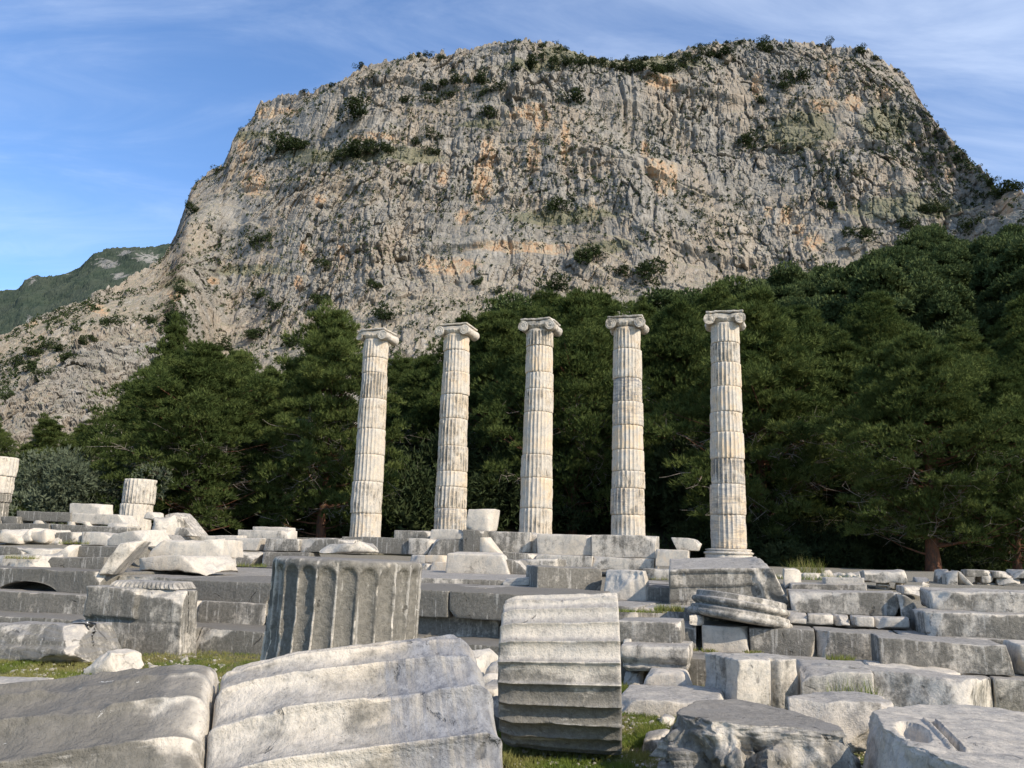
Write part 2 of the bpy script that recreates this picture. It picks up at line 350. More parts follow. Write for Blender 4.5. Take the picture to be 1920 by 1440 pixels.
def place_stone(name, label, cat, K, dark=.6, warm=.1, vein=0., group=None, step=None, extra=None, parent=None, mat=None, **kw):
    K = np.array(K, float)
    h = np.array([np.linalg.norm(K[1].mean((0, 1)) - K[0].mean((0, 1))), np.linalg.norm(K[:, 1].mean((0, 1)) - K[:, 0].mean((0, 1))),
                  np.linalg.norm(K[:, :, 1].mean((0, 1)) - K[:, :, 0].mean((0, 1)))]) / 2
    cen = K.mean((0, 1, 2)); dist = math.hypot(cen[0], cen[1])
    if step is None: step = min(max(.014, dist * .0042), .12)
    seed = hseed((label or '') + name)
    Q, F, fresh = stone_local(h, seed, step, **kw)
    W = trilinear(Q, h, K); base = np.array([cen[0], cen[1], W[:, 2].min()])
    at = {'fresh': fresh}
    if extra: at.update(extra(Q, h))
    me = mesh_np(name, W - base, F, [mat or MARBLE], True, at)
    o = link(name, me, parent, base if parent is None else base - np.array(parent.location))
    o.color = (dark, warm, vein, 1)
    if parent is None: tag(o, label, cat, group)
    return o
def quad_corners(q, Y=None, z=None, depth=.6, yaw=TEMPLE, back_dz=0., back_in=0., lean=0., sink=0.):
    """q: photo pixels TL, TR, BR, BL of the front face; the face stands on a vertical plane turned by yaw"""
    (tlx, tly), (trx, try_), (brx, bry), (blx, bly) = q
    mx = (blx + brx) / 2
    if z is not None and Y is None: Y = at_z(mx, (bly + bry) / 2, z)[1]
    d = ray(mx, (bly + bry) / 2); x0 = d[0] / d[1] * Y
    n = np.array([math.sin(yaw), math.cos(yaw), 0.])
    def hit(px, py, off=0.):
        r = ray(px, py); p0 = np.array([x0, Y, 0]) + n * off
        t = (n @ (p0 - np.array([0, 0, 0.]))) / (n @ r); return np.array([0, 0, EYE]) + r * t
    TL, TR, BR, BL = hit(tlx, tly, lean), hit(trx, try_, lean), hit(brx, bry), hit(blx, bly)
    BL[2] -= sink; BR[2] -= sink
    bk = n * depth; a = (TR - TL) * back_in; up = np.array([0, 0, back_dz])
    return [[[BL, TL], [BL + bk + a, TL + bk + a + up]], [[BR, TR], [BR + bk - a, TR + bk - a + up]]]
ALL = []
def S(name, label, cat, q, R=None, z=None, Y=None, group=None, depth=.6, yaw=TEMPLE, back_dz=0., back_in=0., lean=0., sink=0.02, **kw):
    if len(q) == 6:      # x0,yt0, x1,yt1, yb1,yb0
        x0, a, x1, b, c, d = q; q = ((x0, a), (x1, b), (x1, c), (x0, d))
    elif len(q) == 4 and not hasattr(q[0], '__len__'):
        x0, a, x1, b = q; q = ((x0, a), (x1, a), (x1, b), (x0, b))
    if R is not None and Y is None and z is None: Y = row_y((q[0][0] + q[1][0]) / 2, R)
    K = quad_corners(q, Y, z, depth, yaw, back_dz, back_in, lean, sink)
    o = place_stone(name, label, cat, K, group=group, **kw); ALL.append(o); return o

# ---- fluted drums
def fluted(R0, R1, L, nfl=24, depth=.04, per=10, rows=14, chip=.02, seed=1, hw=.44, cap_top=None, cap_depth=True, rough=.004, flare=None, rim=.02, wear=None, nring=5, erode=None):
    """a drum standing on z=0; returns V, F, attrs"""
    m_ = per // 2; s_ = np.linspace(0, 1, m_ + 1)[:-1] ** 1.9 * .5; off_ = np.concatenate([-.5 + s_, [0.], .5 - s_[::-1]])[:-1]; off_[0] = -.5
    nu = nfl * len(off_); ph = ((np.arange(nfl)[:, None] + .5 + off_[None, :]) / nfl).ravel() * 2 * math.pi
    rr = min(.02, L * .1); zs = np.concatenate([[0, rr * .3], np.linspace(rr, L - rr, rows), [L - rr * .3, L]])
    A, Z = np.meshgrid(ph, zs, indexing='ij')
    a = np.repeat(np.tile(off_, nfl)[:, None], len(zs), 1); Rz = R0 + (R1 - R0) * Z / L
    if flare is not None: Rz = Rz + flare(Z)
    w = 2 * math.pi * R0 / nfl; dist = np.abs(a)
    if cap_top is not None:
        zc = L - cap_top - w * .5; over = np.clip(Z - zc, 0, None) / w; dist = np.sqrt(a * a + over * over)
    fl = depth * np.sqrt(np.clip(1 - (dist / hw) ** 2, 0, 1))
    P = np.stack([np.cos(A) * Rz, np.sin(A) * Rz, Z], -1).reshape(-1, 3); S_ = seed * 2.77 % 40
    n = fbm(P * 5 + S_, 4).reshape(A.shape); n2 = fbm(P * 14 + S_, 3).reshape(A.shape)
    ch = np.clip(n - .53, 0, 1) * chip * 8 + np.clip(n2 - .55, 0, 1) * chip * 4
    if wear is not None: fl = fl * wear(A, Z)
    er = np.maximum(fl, ch * 1.0); r = Rz - er
    edge = np.minimum(Z, L - Z); rn = vn(P * 9 + S_ + 3).reshape(A.shape); rb = rim * (.3 + 1.4 * rn)
    q = np.clip(1 - edge / np.maximum(rb, 1e-4), 0, 1); r = r - rb * (1 - np.sqrt(np.clip(1 - q * q, 0, 1)))
    big = fbm(P * 2.2 + S_ + 9, 3).reshape(A.shape)
    if erode is not None: r = r - erode(A, Z, n, big)
    r = r + (n2 - .5) * rough * 2 + (big - .5) * rough * 3
    fresh = np.clip((er - fl) / .008, 0, 1) * .8 + np.clip(q, 0, 1) * .5 + (np.abs(a) > hw * .93) * .35
    darkening = fl / max(depth, 1e-6) * .4  # colour gets darker towards the bottom of each flute
    V = np.stack([np.cos(A) * r, np.sin(A) * r, Z], -1).reshape(-1, 3); nv = len(zs); Fs = [grid_faces(nu, nv, 0, True)]
    fr = [np.clip(fresh, 0, 1).ravel()]; gr = [darkening.ravel()]; Vs = [V]; off = len(V)
    for end in (0, 1):
        ring0 = np.arange(nu) * nv + (nv - 1 if end else 0); prev = ring0; rim_xy = V[ring0]
        for k in range(nring):
            f = 1 - ((k + 1) / (nring + 1)); p = rim_xy * [f, f, 1]
            p[:, 2] += (fbm(p * 6 + S_, 3) - .5) * rough * 3 * (1 if end else -1)
            Vs.append(p); idx = off + np.arange(nu); off += nu
            q4 = np.stack([prev, np.roll(prev, -1), np.roll(idx, -1), idx], 1); Fs.append(q4 if end else q4[:, ::-1]); prev = idx
            fr.append(np.full(nu, .1)); gr.append(np.full(nu, .2))
        Vs.append(np.array([[0, 0, rim_xy[0, 2]]])); c = off; off += 1; fr.append([0.]); gr.append([.2])
        t3 = np.stack([prev, np.roll(prev, -1), np.full(nu, c)], 1); Fs.append(t3 if end else t3[:, ::-1])
    quads = np.concatenate([f for f in Fs if f.shape[1] == 4]); tris = np.concatenate([f for f in Fs if f.shape[1] == 3])
    return np.concatenate(Vs), [quads, tris], {'fresh': np.concatenate(fr), 'darkening': np.concatenate(gr)}
def lathe(prof, nu=96, seed=1, rough=.004, chip=.01):
    prof = np.array(prof, float); ph = np.arange(nu) / nu * 2 * math.pi; nv = len(prof)
    A = np.repeat(ph, nv); r = np.tile(prof[:, 0], nu); z = np.tile(prof[:, 1], nu)
    P = np.stack([np.cos(A) * r, np.sin(A) * r, z], 1); n = fbm(P * 7 + seed, 4); m = np.clip(n - .52, 0, 1) * chip * 10
    k = (r - m * (r > .15) + (fbm(P * 20 + seed, 2) - .5) * rough * 2)
    P = np.stack([np.cos(A) * k, np.sin(A) * k, z + (n - .5) * rough], 1)
    F = grid_faces(nu, nv, 0, True)
    return P, F, {'fresh': np.clip(m / .02, 0, 1)}
# ------------------------------------------------------------------ land
def ip(x, xs, ys): return np.interp(x, xs, ys)
SLU = [-1, -.6, -.45, -.3, -.15, 0, .15, .3, .45, .6, 1]
SLV = [.03, .04, .06, .13, .19, .235, .25, .30, .385, .43, .46]
YBV = ([-1, -.6, -.45, -.3, -.1, .1, 1], [100, 105, 115, 150, 180, 190, 190])
def ground_z(X, Y):
    X = np.asarray(X, float); Y = np.asarray(Y, float); R = Y + X * TT; u = X / np.maximum(Y, 4)
    mid = ip(R, [11.3, 12.0, 12.6, 14, 20, 22, 24, 27], [0, .2, .5, .78, .82, 1.0, 1.1, 1.3])
    rgt = ip(R, [11.3, 12.0, 12.6, 14, 16, 18, 24, 27], [0, .2, .5, .80, 1.0, 1.12, 1.22, 1.3])
    lft = ip(R, [11.3, 12.0, 12.6, 13.5, 14.5, 16, 17.5, 20, 23, 28], [0, .2, .5, .86, 1.08, 1.32, 1.4, 1.7, 1.95, 2.05])
    k = np.clip((X - 3.0) / 1.5, 0, 1); z = mid * (1 - k) + rgt * k
    k = np.clip((-.40 - u) / .05, 0, 1) * (R > 12.6); z = z * (1 - k) + lft * k
    yb = ip(u, *YBV); z = z + ip(u, SLU, SLV) * np.clip(np.minimum(Y, yb) - 38, 0, None)
    return z
def build_ground():
    yy = np.concatenate([np.linspace(-60, 2.5, 14), np.arange(3, 16, .09), np.arange(16, 40, .4), np.geomspace(41, 3500, 70)])
    q = np.linspace(-1, 1, 331); xx = np.sinh(q * 5.6) / np.sinh(5.6) * 3000 * .35 + q * 14
    X, Y = np.meshgrid(xx, yy, indexing='ij'); Z = ground_z(X, Y)
    P = np.stack([X, Y, Z], -1).reshape(-1, 3); n = fbm(P * .8, 3) - .5; n2 = fbm(P * 5, 3) - .5
    P[:, 2] += n * .10 + n2 * .03 + (P[:, 1] > 40) * n * 2 - .03
    Rr = R_of(P[:, 0], P[:, 1]); stony = np.clip((Rr - 12.0) / .5, 0, 1) * np.clip((34 - P[:, 1]) / 2, 0, 1)
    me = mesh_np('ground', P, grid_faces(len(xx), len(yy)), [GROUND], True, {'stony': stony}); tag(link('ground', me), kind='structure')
build_ground()

def smooth(a, b, x): t = np.clip((x - a) / (b - a), 0, 1); return t * t * (3 - 2 * t)
def px_blobs(PX, PY, blobs):
    m = np.zeros(PX.shape)
    for x, y, rx, ry in blobs: m = np.maximum(m, np.clip(1.5 - np.sqrt(((PX - x) / rx) ** 2 + ((PY - y) / ry) ** 2), 0, 1))
    return m
ORANGE = [(990, 222, 42, 16), (1015, 240, 20, 25), (915, 290, 16, 40), (905, 340, 22, 50), (870, 400, 18, 18), (900, 320, 14, 30), (500, 215, 26, 14), (540, 210, 30, 10), (455, 285, 12, 26), (700, 265, 60, 9),
 (475, 350, 26, 28), (600, 375, 14, 10), (570, 462, 10, 14), (1240, 345, 16, 44), (1262, 335, 10, 34), (1225, 325, 14, 20), (1210, 290, 10, 25), (1560, 150, 14, 26), (1545, 205, 30, 14), (1660, 185, 20, 16), (1600, 200, 20, 18),
 (1475, 400, 14, 24), (1440, 392, 10, 14), (1525, 455, 24, 20), (1500, 430, 14, 16), (1240, 165, 40, 14), (1000, 300, 16, 34), (1060, 280, 10, 40), (850, 500, 60, 20), (980, 465, 120, 12), (800, 490, 20, 18),
 (400, 520, 14, 10), (560, 525, 10, 20), (700, 640, 40, 20), (330, 560, 18, 8), (180, 605, 26, 8), (60, 628, 20, 6), (640, 470, 10, 20), (1710, 270, 10, 10), (1780, 340, 10, 16), (1420, 165, 12, 26), (1110, 400, 10, 16), (830, 330, 12, 20), (1885, 390, 20, 20)]
GREEN = [(650, 297, 110, 10), (760, 292, 60, 12), (1060, 412, 90, 12), (470, 500, 60, 9), (1130, 470, 50, 10), (380, 300, 30, 8), (560, 285, 60, 6), (1200, 125, 110, 12), (1060, 112, 40, 12), (1000, 130, 60, 10), (470, 260, 30, 8), (330, 540, 30, 10), (900, 235, 40, 6), (1700, 400, 90, 20), (1500, 250, 60, 30), (1660, 240, 40, 30)]

def curtain(crest_px, Yc_px, zb_fn, yb_fn, xr, NX, NT, cliff, seed, plateau, amp):
    """a rock wall: a base line, a crest line and a profile between them, then broken up in its own metres"""
    xs = np.linspace(*xr, NX); ysil = np.interp(xs, [p[0] for p in crest_px], [p[1] for p in crest_px])
    def blur(a, s): k = np.exp(-.5 * (np.arange(-4 * s, 4 * s + 1) / s) ** 2); return np.convolve(np.pad(a, 4 * s, mode='edge'), k / k.sum(), 'valid')
    ysil = blur(ysil, 3)
    Yc = np.interp(xs, [p[0] for p in Yc_px], [p[1] for p in Yc_px]); Yc = blur(Yc, 30)
    D = np.stack([ray(a, b) for a, b in zip(xs, ysil)]); Cp = np.array([0, 0, EYE]) + D * (Yc / D[:, 1])[:, None]
    u = Cp[:, 0] / Cp[:, 1]; Yb = yb_fn(u); zb = zb_fn(u, Yb)
    t = np.linspace(0, 1, NT); cl = cliff(xs)[:, None]
    gl = t[None, :] ** .9
    gc = np.interp(t, [0, .14, .30, .36, .62, .66, .93, 1], [0, .34, .58, .62, .76, .80, .93, 1])[None, :]
    g = gl * (1 - cl) + gc * cl
    H_ = Cp[:, 2] - zb; w_ = np.exp(-.5 * (np.arange(-240, 241) / 75.) ** 2); w_ /= w_.sum(); Hs = np.convolve(np.pad(H_, 240, mode='edge'), w_, 'valid'); rel = np.clip(t[None, :] * (H_ / Hs)[:, None], 0, 1.25)
    gcr = np.interp(rel, [0, .14, .30, .36, .62, .66, .93, 1, 1.25], [0, .34, .58, .62, .76, .80, .93, 1, 1.10]); g = (rel ** .9) * (1 - cl) + gcr * cl
    f = (Yb[:, None] + (Yc - Yb)[:, None] * g) / Yc[:, None]; zc_ = EYE + (Cp[:, 2] - EYE) * f[:, -1]; Yc = Yc * f[:, -1]; Cp = np.stack([Cp[:, 0] * f[:, -1], Cp[:, 1] * f[:, -1], zc_], 1); f = f / f[:, -1:]
    P = np.stack([Cp[:, 0:1] * f, Cp[:, 1:2] * f, zb[:, None] + (zc_ - zb)[:, None] * t[None, :]], -1)
    if plateau:
        bk = np.concatenate([[.4, 1, 2, 4, 7], np.linspace(12, plateau, 14)]); k = 1 + bk[None, :] / Yc[:, None]
        Q = np.stack([Cp[:, 0:1] * k, Cp[:, 1:2] * k, Cp[:, 2:3] - .03 * bk - (bk / plateau) ** 2 * 30], -1); P = np.concatenate([P, Q], 1)
    shp = P.shape[:2]; V = P.reshape(-1, 3).astype(np.float32); pix = project(V)
    T_ = np.repeat(np.concatenate([t, np.ones(shp[1] - NT)])[None, :], NX, 0).ravel(); CL = np.repeat(cliff(xs), shp[1])
    rad = np.stack([V[:, 0], V[:, 1], 0 * V[:, 0]], 1); rad /= np.linalg.norm(rad, axis=1, keepdims=True)
    S_ = seed
    W = V + np.stack([fbm(V * .02 + S_, 2), fbm(V * .02 + S_ + 5, 2), fbm(V * .02 + S_ + 9, 2)], 1) * 14
    tl = W[:, 2] + .18 * W[:, 0]                                # tilted bedding
    big = fbm(np.stack([W[:, 0] / 62, W[:, 1] / 62, W[:, 2] / 150], 1) + S_, 3) - .5
    butt = ridged(np.stack([W[:, 0] / 30, W[:, 1] / 60, W[:, 2] / 120], 1) + S_ + 3, 3) - .5
    rib = ridged(np.stack([W[:, 0] / 6, W[:, 1] / 14, W[:, 2] / 46], 1) + S_ + 6, 4) - .5
    crack = np.clip(ridged(np.stack([W[:, 0] / 12, W[:, 1] / 22, W[:, 2] / 80], 1) + S_ + 21, 2) - .86, 0, 1) * 7
    bed = (tl / 9 + 2.2 * fbm(W * .03 + S_, 2)) % 1; bed = np.where(bed < .8, bed / .8, (1 - bed) / .2) - .5
    bed2 = (tl / 3.1 + 1.5 * fbm(W * .06 + S_ + 4, 2)) % 1
    wf = vn(W / 3.0) * 1.4
    cv, cb, ct = cells(np.stack([W[:, 0] / 4.2, W[:, 1] / 7, W[:, 2] / 14], 1) + S_ + wf[:, None] * .3)
    cv2, cb2, ct2 = cells(np.stack([W[:, 0] / 1.5, W[:, 1] / 2.4, W[:, 2] / 6.0], 1) + S_ + wf[:, None] * .2)
    cv3, cb3, ct3 = cells(W / np.array([.85, 1.2, 2.0]) + S_)
    fine = fbm(W / 1.6 + S_, 3) - .5
    steep = np.clip(CL * smooth(.26, .36, T_) + .25, 0, 1); 
    d = big * 26 + butt * 8 * steep + rib * 3.0 * steep - crack * 2.6 * steep * (big > -.04) + bed * 1.5 * steep
    d = d + (cv - .5) * 2.6 * (.3 + .7 * steep) + ct * 2.4 * steep + (cv2 - .5) * .8 + ct2 * .8 + (cv3 - .5) * (.35 + .5 * (1 - steep)) + (cv - .5) * 1.8 * (1 - steep) + (bed2 < .12) * -.25 * steep + fine * .9 - np.exp(-cb2 * 9) * .35 - np.exp(-cb * 10) * .9 * steep
    rough_ = np.clip(.3 + 2.6 * (fbm(W / 30 + S_ + 31, 3) - .36), .28, 1.4)
    slab = big * 26 + butt * 8 * steep + bed * 1.5 * steep - crack * 2.6 * steep * (big > -.04); d = slab + (d - slab) * rough_
    lg = (tl / 34 + 1.1 * fbm(W * .012 + S_ + 40, 2)) % 1; d = d + np.where(lg < .10, lg / .10, (1 - lg) / .90) * 2.6 * steep * smooth(.50, .66, fbm(np.stack([W[:, 0] / 50, W[:, 1] / 50, W[:, 2] / 30], 1) + S_ + 50, 2))
    fade = np.minimum(1, T_ * 8); top = smooth(.985, 1.0, T_); d = d * fade * amp
    d = d * (1 - .55 * top)
    dirv = -rad * (.35 + .65 * steep)[:, None]; dirv[:, 2] = (1 - steep) * .8 + .1; dirv[:, 2] = dirv[:, 2] * (1 - top) + .28 * top
    V = V + dirv * d[:, None]
    V[:, 2] += top * ((cv2 - .5) * 2.2 + (cv - .5) * 2.4 + fine * 1.5)
    at = {'orange': px_blobs(pix[:, 0], pix[:, 1], ORANGE), 'green': px_blobs(pix[:, 0], pix[:, 1], GREEN), 'cell': cv2 * .6 + cv3 * .4,
          'scree': np.clip(1 - steep + smooth(.40, .26, T_), 0, 1) * np.clip(.5 + 2 * big + .5, 0, 1)}
    return V, shp, at
def bvh_of(V, shp, k):
    G = V.reshape(*shp, 3)[::k, ::k]; a = G.shape[:2]; F = grid_faces(*a)
    return BVHTree.FromPolygons(G.reshape(-1, 3).tolist(), F.tolist())
SIL = [(-300, 700), (-100, 675), (0, 648), (60, 610), (130, 577), (200, 542), (270, 507), (306, 482), (330, 440), (348, 388), (362, 348), (398, 326), (424, 312), (432, 275), (448, 247), (476, 226), (481, 196), (520, 184), (580, 172), (640, 155), (668, 128),
 (720, 112), (780, 108), (830, 98), (880, 90), (930, 80), (990, 79), (1050, 90), (1090, 103), (1130, 113), (1165, 120), (1230, 114), (1290, 101), (1340, 89), (1400, 84), (1450, 84), (1520, 86), (1560, 90), (1620, 102), (1668, 122), (1700, 152),
 (1728, 195), (1750, 237), (1790, 277), (1830, 317), (1858, 347), (1875, 372), (1890, 356), (1925, 362), (1990, 330), (2250, 250)]
YCP = [(-300, 290), (0, 320), (200, 350), (330, 412), (480, 428), (560, 412), (700, 400), (960, 395), (1500, 395), (1700, 375), (1862, 335), (1880, 300), (2250, 260)]
mV, mS, mA = curtain(SIL, YCP, lambda u, yb: ip(u, SLU, SLV) * (yb - 38) - 2, lambda u: ip(u, *YBV), (-250, 2150), 1500, 700,
                     lambda x: smooth(300, 470, x) * (1 - .6 * smooth(1780, 1900, x)), 3.3, 160, 1.0)
tag(link('cliff_mountain', mesh_np('cliff_mountain', mV, grid_faces(*mS), [CLIFF], False, mA)), kind='structure')
MT = bvh_of(mV, mS, 4)
KN = [(-300, 870), (-60, 800), (0, 772), (22, 740), (47, 715), (82, 688), (127, 665), (150, 646), (207, 620), (250, 611), (280, 616), (340, 640), (420, 690), (520, 760)]
kV, kS, kA = curtain(KN, [(-300, 125), (0, 140), (250, 165), (520, 150)], lambda u, yb: ip(u, SLU, SLV) * (yb - 38) - 1, lambda u: 0 * u + 74, (-220, 500), 620, 330, lambda x: .75 + 0 * x, 14.1, 30, .55)
_k = np.stack([cells(kV / s)[0] - .5 for s in (3.2, 1.3, .7)], 1) @ np.array([1.5, .8, .4]); kV = kV + _k[:, None] * np.array([0, -.8, .6]); kA['cell'] = np.clip(kA['cell'] * .6 + _k * .3 + .2, 0, 1); kA['scree'] = np.clip(kA['scree'] + .3, 0, 1); kA['orange'] = np.clip(fbm(kV * .06, 3) - .1, 0, 1)
tag(link('rocky_knoll', mesh_np('rocky_knoll', kV, grid_faces(*kS), [CLIFF], False, kA)), kind='structure')
KT = bvh_of(kV, kS, 4)

def far_hill():
    sil = [(-500, 640), (-200, 590), (0, 551), (40, 540), (52, 528), (80, 526), (95, 532), (130, 517), (165, 498), (182, 484), (215, 474), (260, 468), (310, 464), (420, 470), (700, 520)]
    xs = np.linspace(-400, 650, 620); ys = np.interp(xs, [p[0] for p in sil], [p[1] for p in sil]); NT = 300; t = np.linspace(0, 1, NT)
    D = np.stack([ray(a, b) for a, b in zip(xs, ys)]); Yc = 1350.; Cp = np.array([0, 0, EYE]) + D * (Yc / D[:, 1])[:, None]; Yb = 560.
    f = (Yb + (Yc - Yb) * t[None, :]) / Yc
    P = np.stack([Cp[:, 0:1] * f, Cp[:, 1:2] * f, 4 + (Cp[:, 2:3] - 4) * t[None, :] ** 1.15], -1)
    k = 1 + np.array([.02, .06, .15, .3])[None, :]; P = np.concatenate([P, np.stack([Cp[:, 0:1] * k, Cp[:, 1:2] * k, Cp[:, 2:3] * (1 - (k - 1) * .9)], -1)], 1)
    shp = P.shape[:2]; V = P.reshape(-1, 3); pix = project(V)
    rock = px_blobs(pix[:, 0], pix[:, 1], [(285, 488, 34, 10), (200, 497, 26, 9), (225, 515, 18, 7), (66, 531, 13, 7), (125, 520, 8, 3), (240, 480, 20, 6), (55, 602, 12, 6)])
    c, b, tt = cells(V / np.array([10., 14, 10.])); c2, b2, t2 = cells(V / 4.5)
    V = V + np.stack([0 * c, -(fbm(V / 90, 3) - .5) * 60, (fbm(V / 60, 3) - .5) * 26 * np.repeat(np.ones(shp[0])[:, None], shp[1], 1).ravel() * (pix[:, 1] > 500) + (1 - rock) * (c * 4.5 + c2 * 3) + rock * fbm(V / 9, 3) * 6], 1)
    tag(link('distant_hill', mesh_np('distant_hill', V, grid_faces(*shp), [HILL], False, {'rock': rock, 'cell': c * .5 + c2 * .5})), kind='structure')
far_hill()
# ------------------------------------------------------------------ plants
def unit(a): return a / np.maximum(np.linalg.norm(a, axis=-1, keepdims=True), 1e-9)
def needles(rs, pos, dirs, k, ln, w, spread=.55, vbase=None):
    n = len(pos); p = np.repeat(pos, k, 0); d = unit(np.repeat(dirs, k, 0) + rs.normal(0, spread, (n * k, 3)))
    side = unit(np.cross(d, rs.normal(0, 1, (n * k, 3)))) * (w * rs.uniform(.6, 1.3, (n * k, 1))) * .5
    L = ln * rs.uniform(.65, 1.25, (n * k, 1)); V = np.stack([p - side, p + side, p + d * L], 1).reshape(-1, 3)
    F = np.arange(n * k * 3).reshape(-1, 3); v = np.repeat(vbase if vbase is not None else np.full(n, .5), k) + rs.uniform(-.3, .3, n * k)
    return V, F, np.repeat(np.clip(v, 0, 1), 3)
def limb(pts, radii, ns=6):
    pts = np.array(pts, float); Vs = []
    for i, p in enumerate(pts):
        t = unit(pts[min(i + 1, len(pts) - 1)] - pts[max(i - 1, 0)]); a = unit(np.cross(t, [.3, .2, 1.0] if abs(t[2]) < .95 else [1., 0, 0])); b = np.cross(t, a)
        ang = np.arange(ns) / ns * 2 * math.pi; Vs.append(p + radii[i] * (np.cos(ang)[:, None] * a + np.sin(ang)[:, None] * b))
    n = len(pts); V = np.concatenate(Vs); i = np.arange(n - 1)[:, None]; j = np.arange(ns)[None, :]; j2 = (j + 1) % ns
    return V, np.stack([i * ns + j, i * ns + j2, (i + 1) * ns + j2, (i + 1) * ns + j], -1).reshape(-1, 4)
def join(parts):
    V, F, off = [], [], 0
    for v, f in parts: V.append(v); F.append(f + off); off += len(v)
    return np.concatenate(V), np.concatenate(F)
def pine_proto(seed, H=12., Rm=4.2, base=.14, nc=150, per=175, k=7, ln=.27, w=.044, low=True, trunk_r=.24, lean=.03):
    rs = np.random.RandomState(seed); tx = rs.uniform(-lean, lean, 2) * H
    def axis(h): return np.array([tx[0] * (h / H) ** 1.5 + .15 * math.sin(h * .8 + seed), tx[1] * (h / H) ** 1.5 + .12 * math.cos(h * .7 + seed), h])
    tr = [limb([axis(h) - [0, 0, .4 if h == 0 else 0] for h in np.linspace(0, H * .93, 9)], np.interp(np.linspace(0, 1, 9), [0, .06, 1], [trunk_r * 1.35, trunk_r, .05]), 10)]
    cl = []; lobes = rs.uniform(0, 6.28, 4); dead = []
    for i in range(nc):
        hf = base + (1.0 - base) * ((i + rs.rand()) / nc) ** .85; az = i * 2.399 + rs.uniform(-.5, .5)
        env = Rm * (max(0.03, 1 - ((hf - .27) / .76) ** 2)) ** .95 * 1.08 * (.80 + .20 * math.sin(2 * az + lobes[0]) + .18 * math.sin(3 * az + lobes[1] + hf * 7)) * (1 if hf > base + .06 else .8)
        rr = env * rs.uniform(.45, 1.08) if i % 4 else env * rs.uniform(.1, .5)
        hb = max(.8, hf * H - rr * rs.uniform(.15, .45)); b0 = axis(min(hb, H * .92)); c = axis(hf * H) + [math.cos(az) * rr, math.sin(az) * rr, rs.uniform(-.3, .3)]
        rad = rs.uniform(.70, 1.35) * (1.0 if hf < .85 else .7) * Rm / 4.2
        cl.append((c, rad, hf)); m = (b0 + c) / 2 - [0, 0, rr * .07]
        tr.append(limb([b0, b0 * .6 + m * .4 + [0, 0, -.05], m, c], [.022 + .018 * rr, .02 + .011 * rr, .025, .012], 5))
        if hf < .55 and rs.rand() < .8:
            for q in range(5):
                a2 = az + rs.uniform(-.7, .7); s = b0 + (c - b0) * rs.uniform(.3, 1.05); e = s + [math.cos(a2) * rs.uniform(.5, 1.5), math.sin(a2) * rs.uniform(.5, 1.5), rs.uniform(-.6, .5)]
                mm = (s + e) / 2 + rs.normal(0, .1, 3); dead.append(limb([s, mm, e], [.02, .015, .006], 3)); dead.append(limb([mm, mm + rs.normal(0, .35, 3)], [.012, .005], 3)); dead.append(limb([e, e + rs.normal(0, .3, 3)], [.008, .004], 3))
    pos, dr, vb = [], [], []
    for c, rad, hf in cl:
        for sub in range(5):                                     # a bough is several smaller pads
            cc = c + rs.normal(0, .46, 3) * rad * [1, 1, .8]; r2 = rad * rs.uniform(.36, .62); n = int(per / 5)
            q = unit(rs.normal(0, 1, (n, 3))) * rs.uniform(.45, 1, (n, 1)) ** .4; q[:, 2] = np.where(q[:, 2] < -.25, q[:, 2] * -.35, q[:, 2])
            p = cc + q * [r2, r2, r2 * .78]; out = unit(c - axis(hf * H) + [0, 0, .01])
            pos.append(p); dr.append(unit(q * [1, 1, .8] + [0, 0, .75] + out * .35)); vb.append(np.full(n, rs.uniform(.15, .85)))
    V, F, v = needles(rs, np.concatenate(pos), np.concatenate(dr), k, ln, w, .42, np.concatenate(vb))
    crown = mesh_np('crown', V, F, [NEEDLE], False, {'v': v}); tv, tf = join(tr); trunk = mesh_np('trunk', tv, tf, [BARK])
    dm = None
    if dead: dv, df = join(dead); dm = mesh_np('dead_twigs', dv, df, [DEADWOOD])
    return H, crown, trunk, dm
PINES = [pine_proto(11, 12, 4.5, .12, 150), pine_proto(23, 12, 4.0, .12, 140), pine_proto(37, 12, 4.9, .10, 160), pine_proto(41, 12, 3.6, .05, 125), pine_proto(59, 12, 5.2, .16, 165, trunk_r=.34)]
def put_pine(px, Y, top_y, proto, label, wide=1.0, rot=None, group='pines behind the columns'):
    H, crown, trunk, dead = PINES[proto]; g = at_y(px, 1000, Y); x = g[0]; z0 = float(ground_z(x, Y)) - .1
    zt = at_y(px, top_y + 13, Y)[2]; s = (zt - z0) / H; r = random.Random(int(px * 7 + Y)); rot = r.uniform(0, 6.28) if rot is None else rot
    e = empty('pine_tree', (x, Y, z0)); e.scale = (s * wide, s * wide, s); e.rotation_euler = (0, 0, rot); tag(e, label, 'tree', group)
    link('trunk', trunk, e); link('crown', crown, e)
    if dead: tag(link('dead_twigs', dead, e), kind='stuff')
    return e
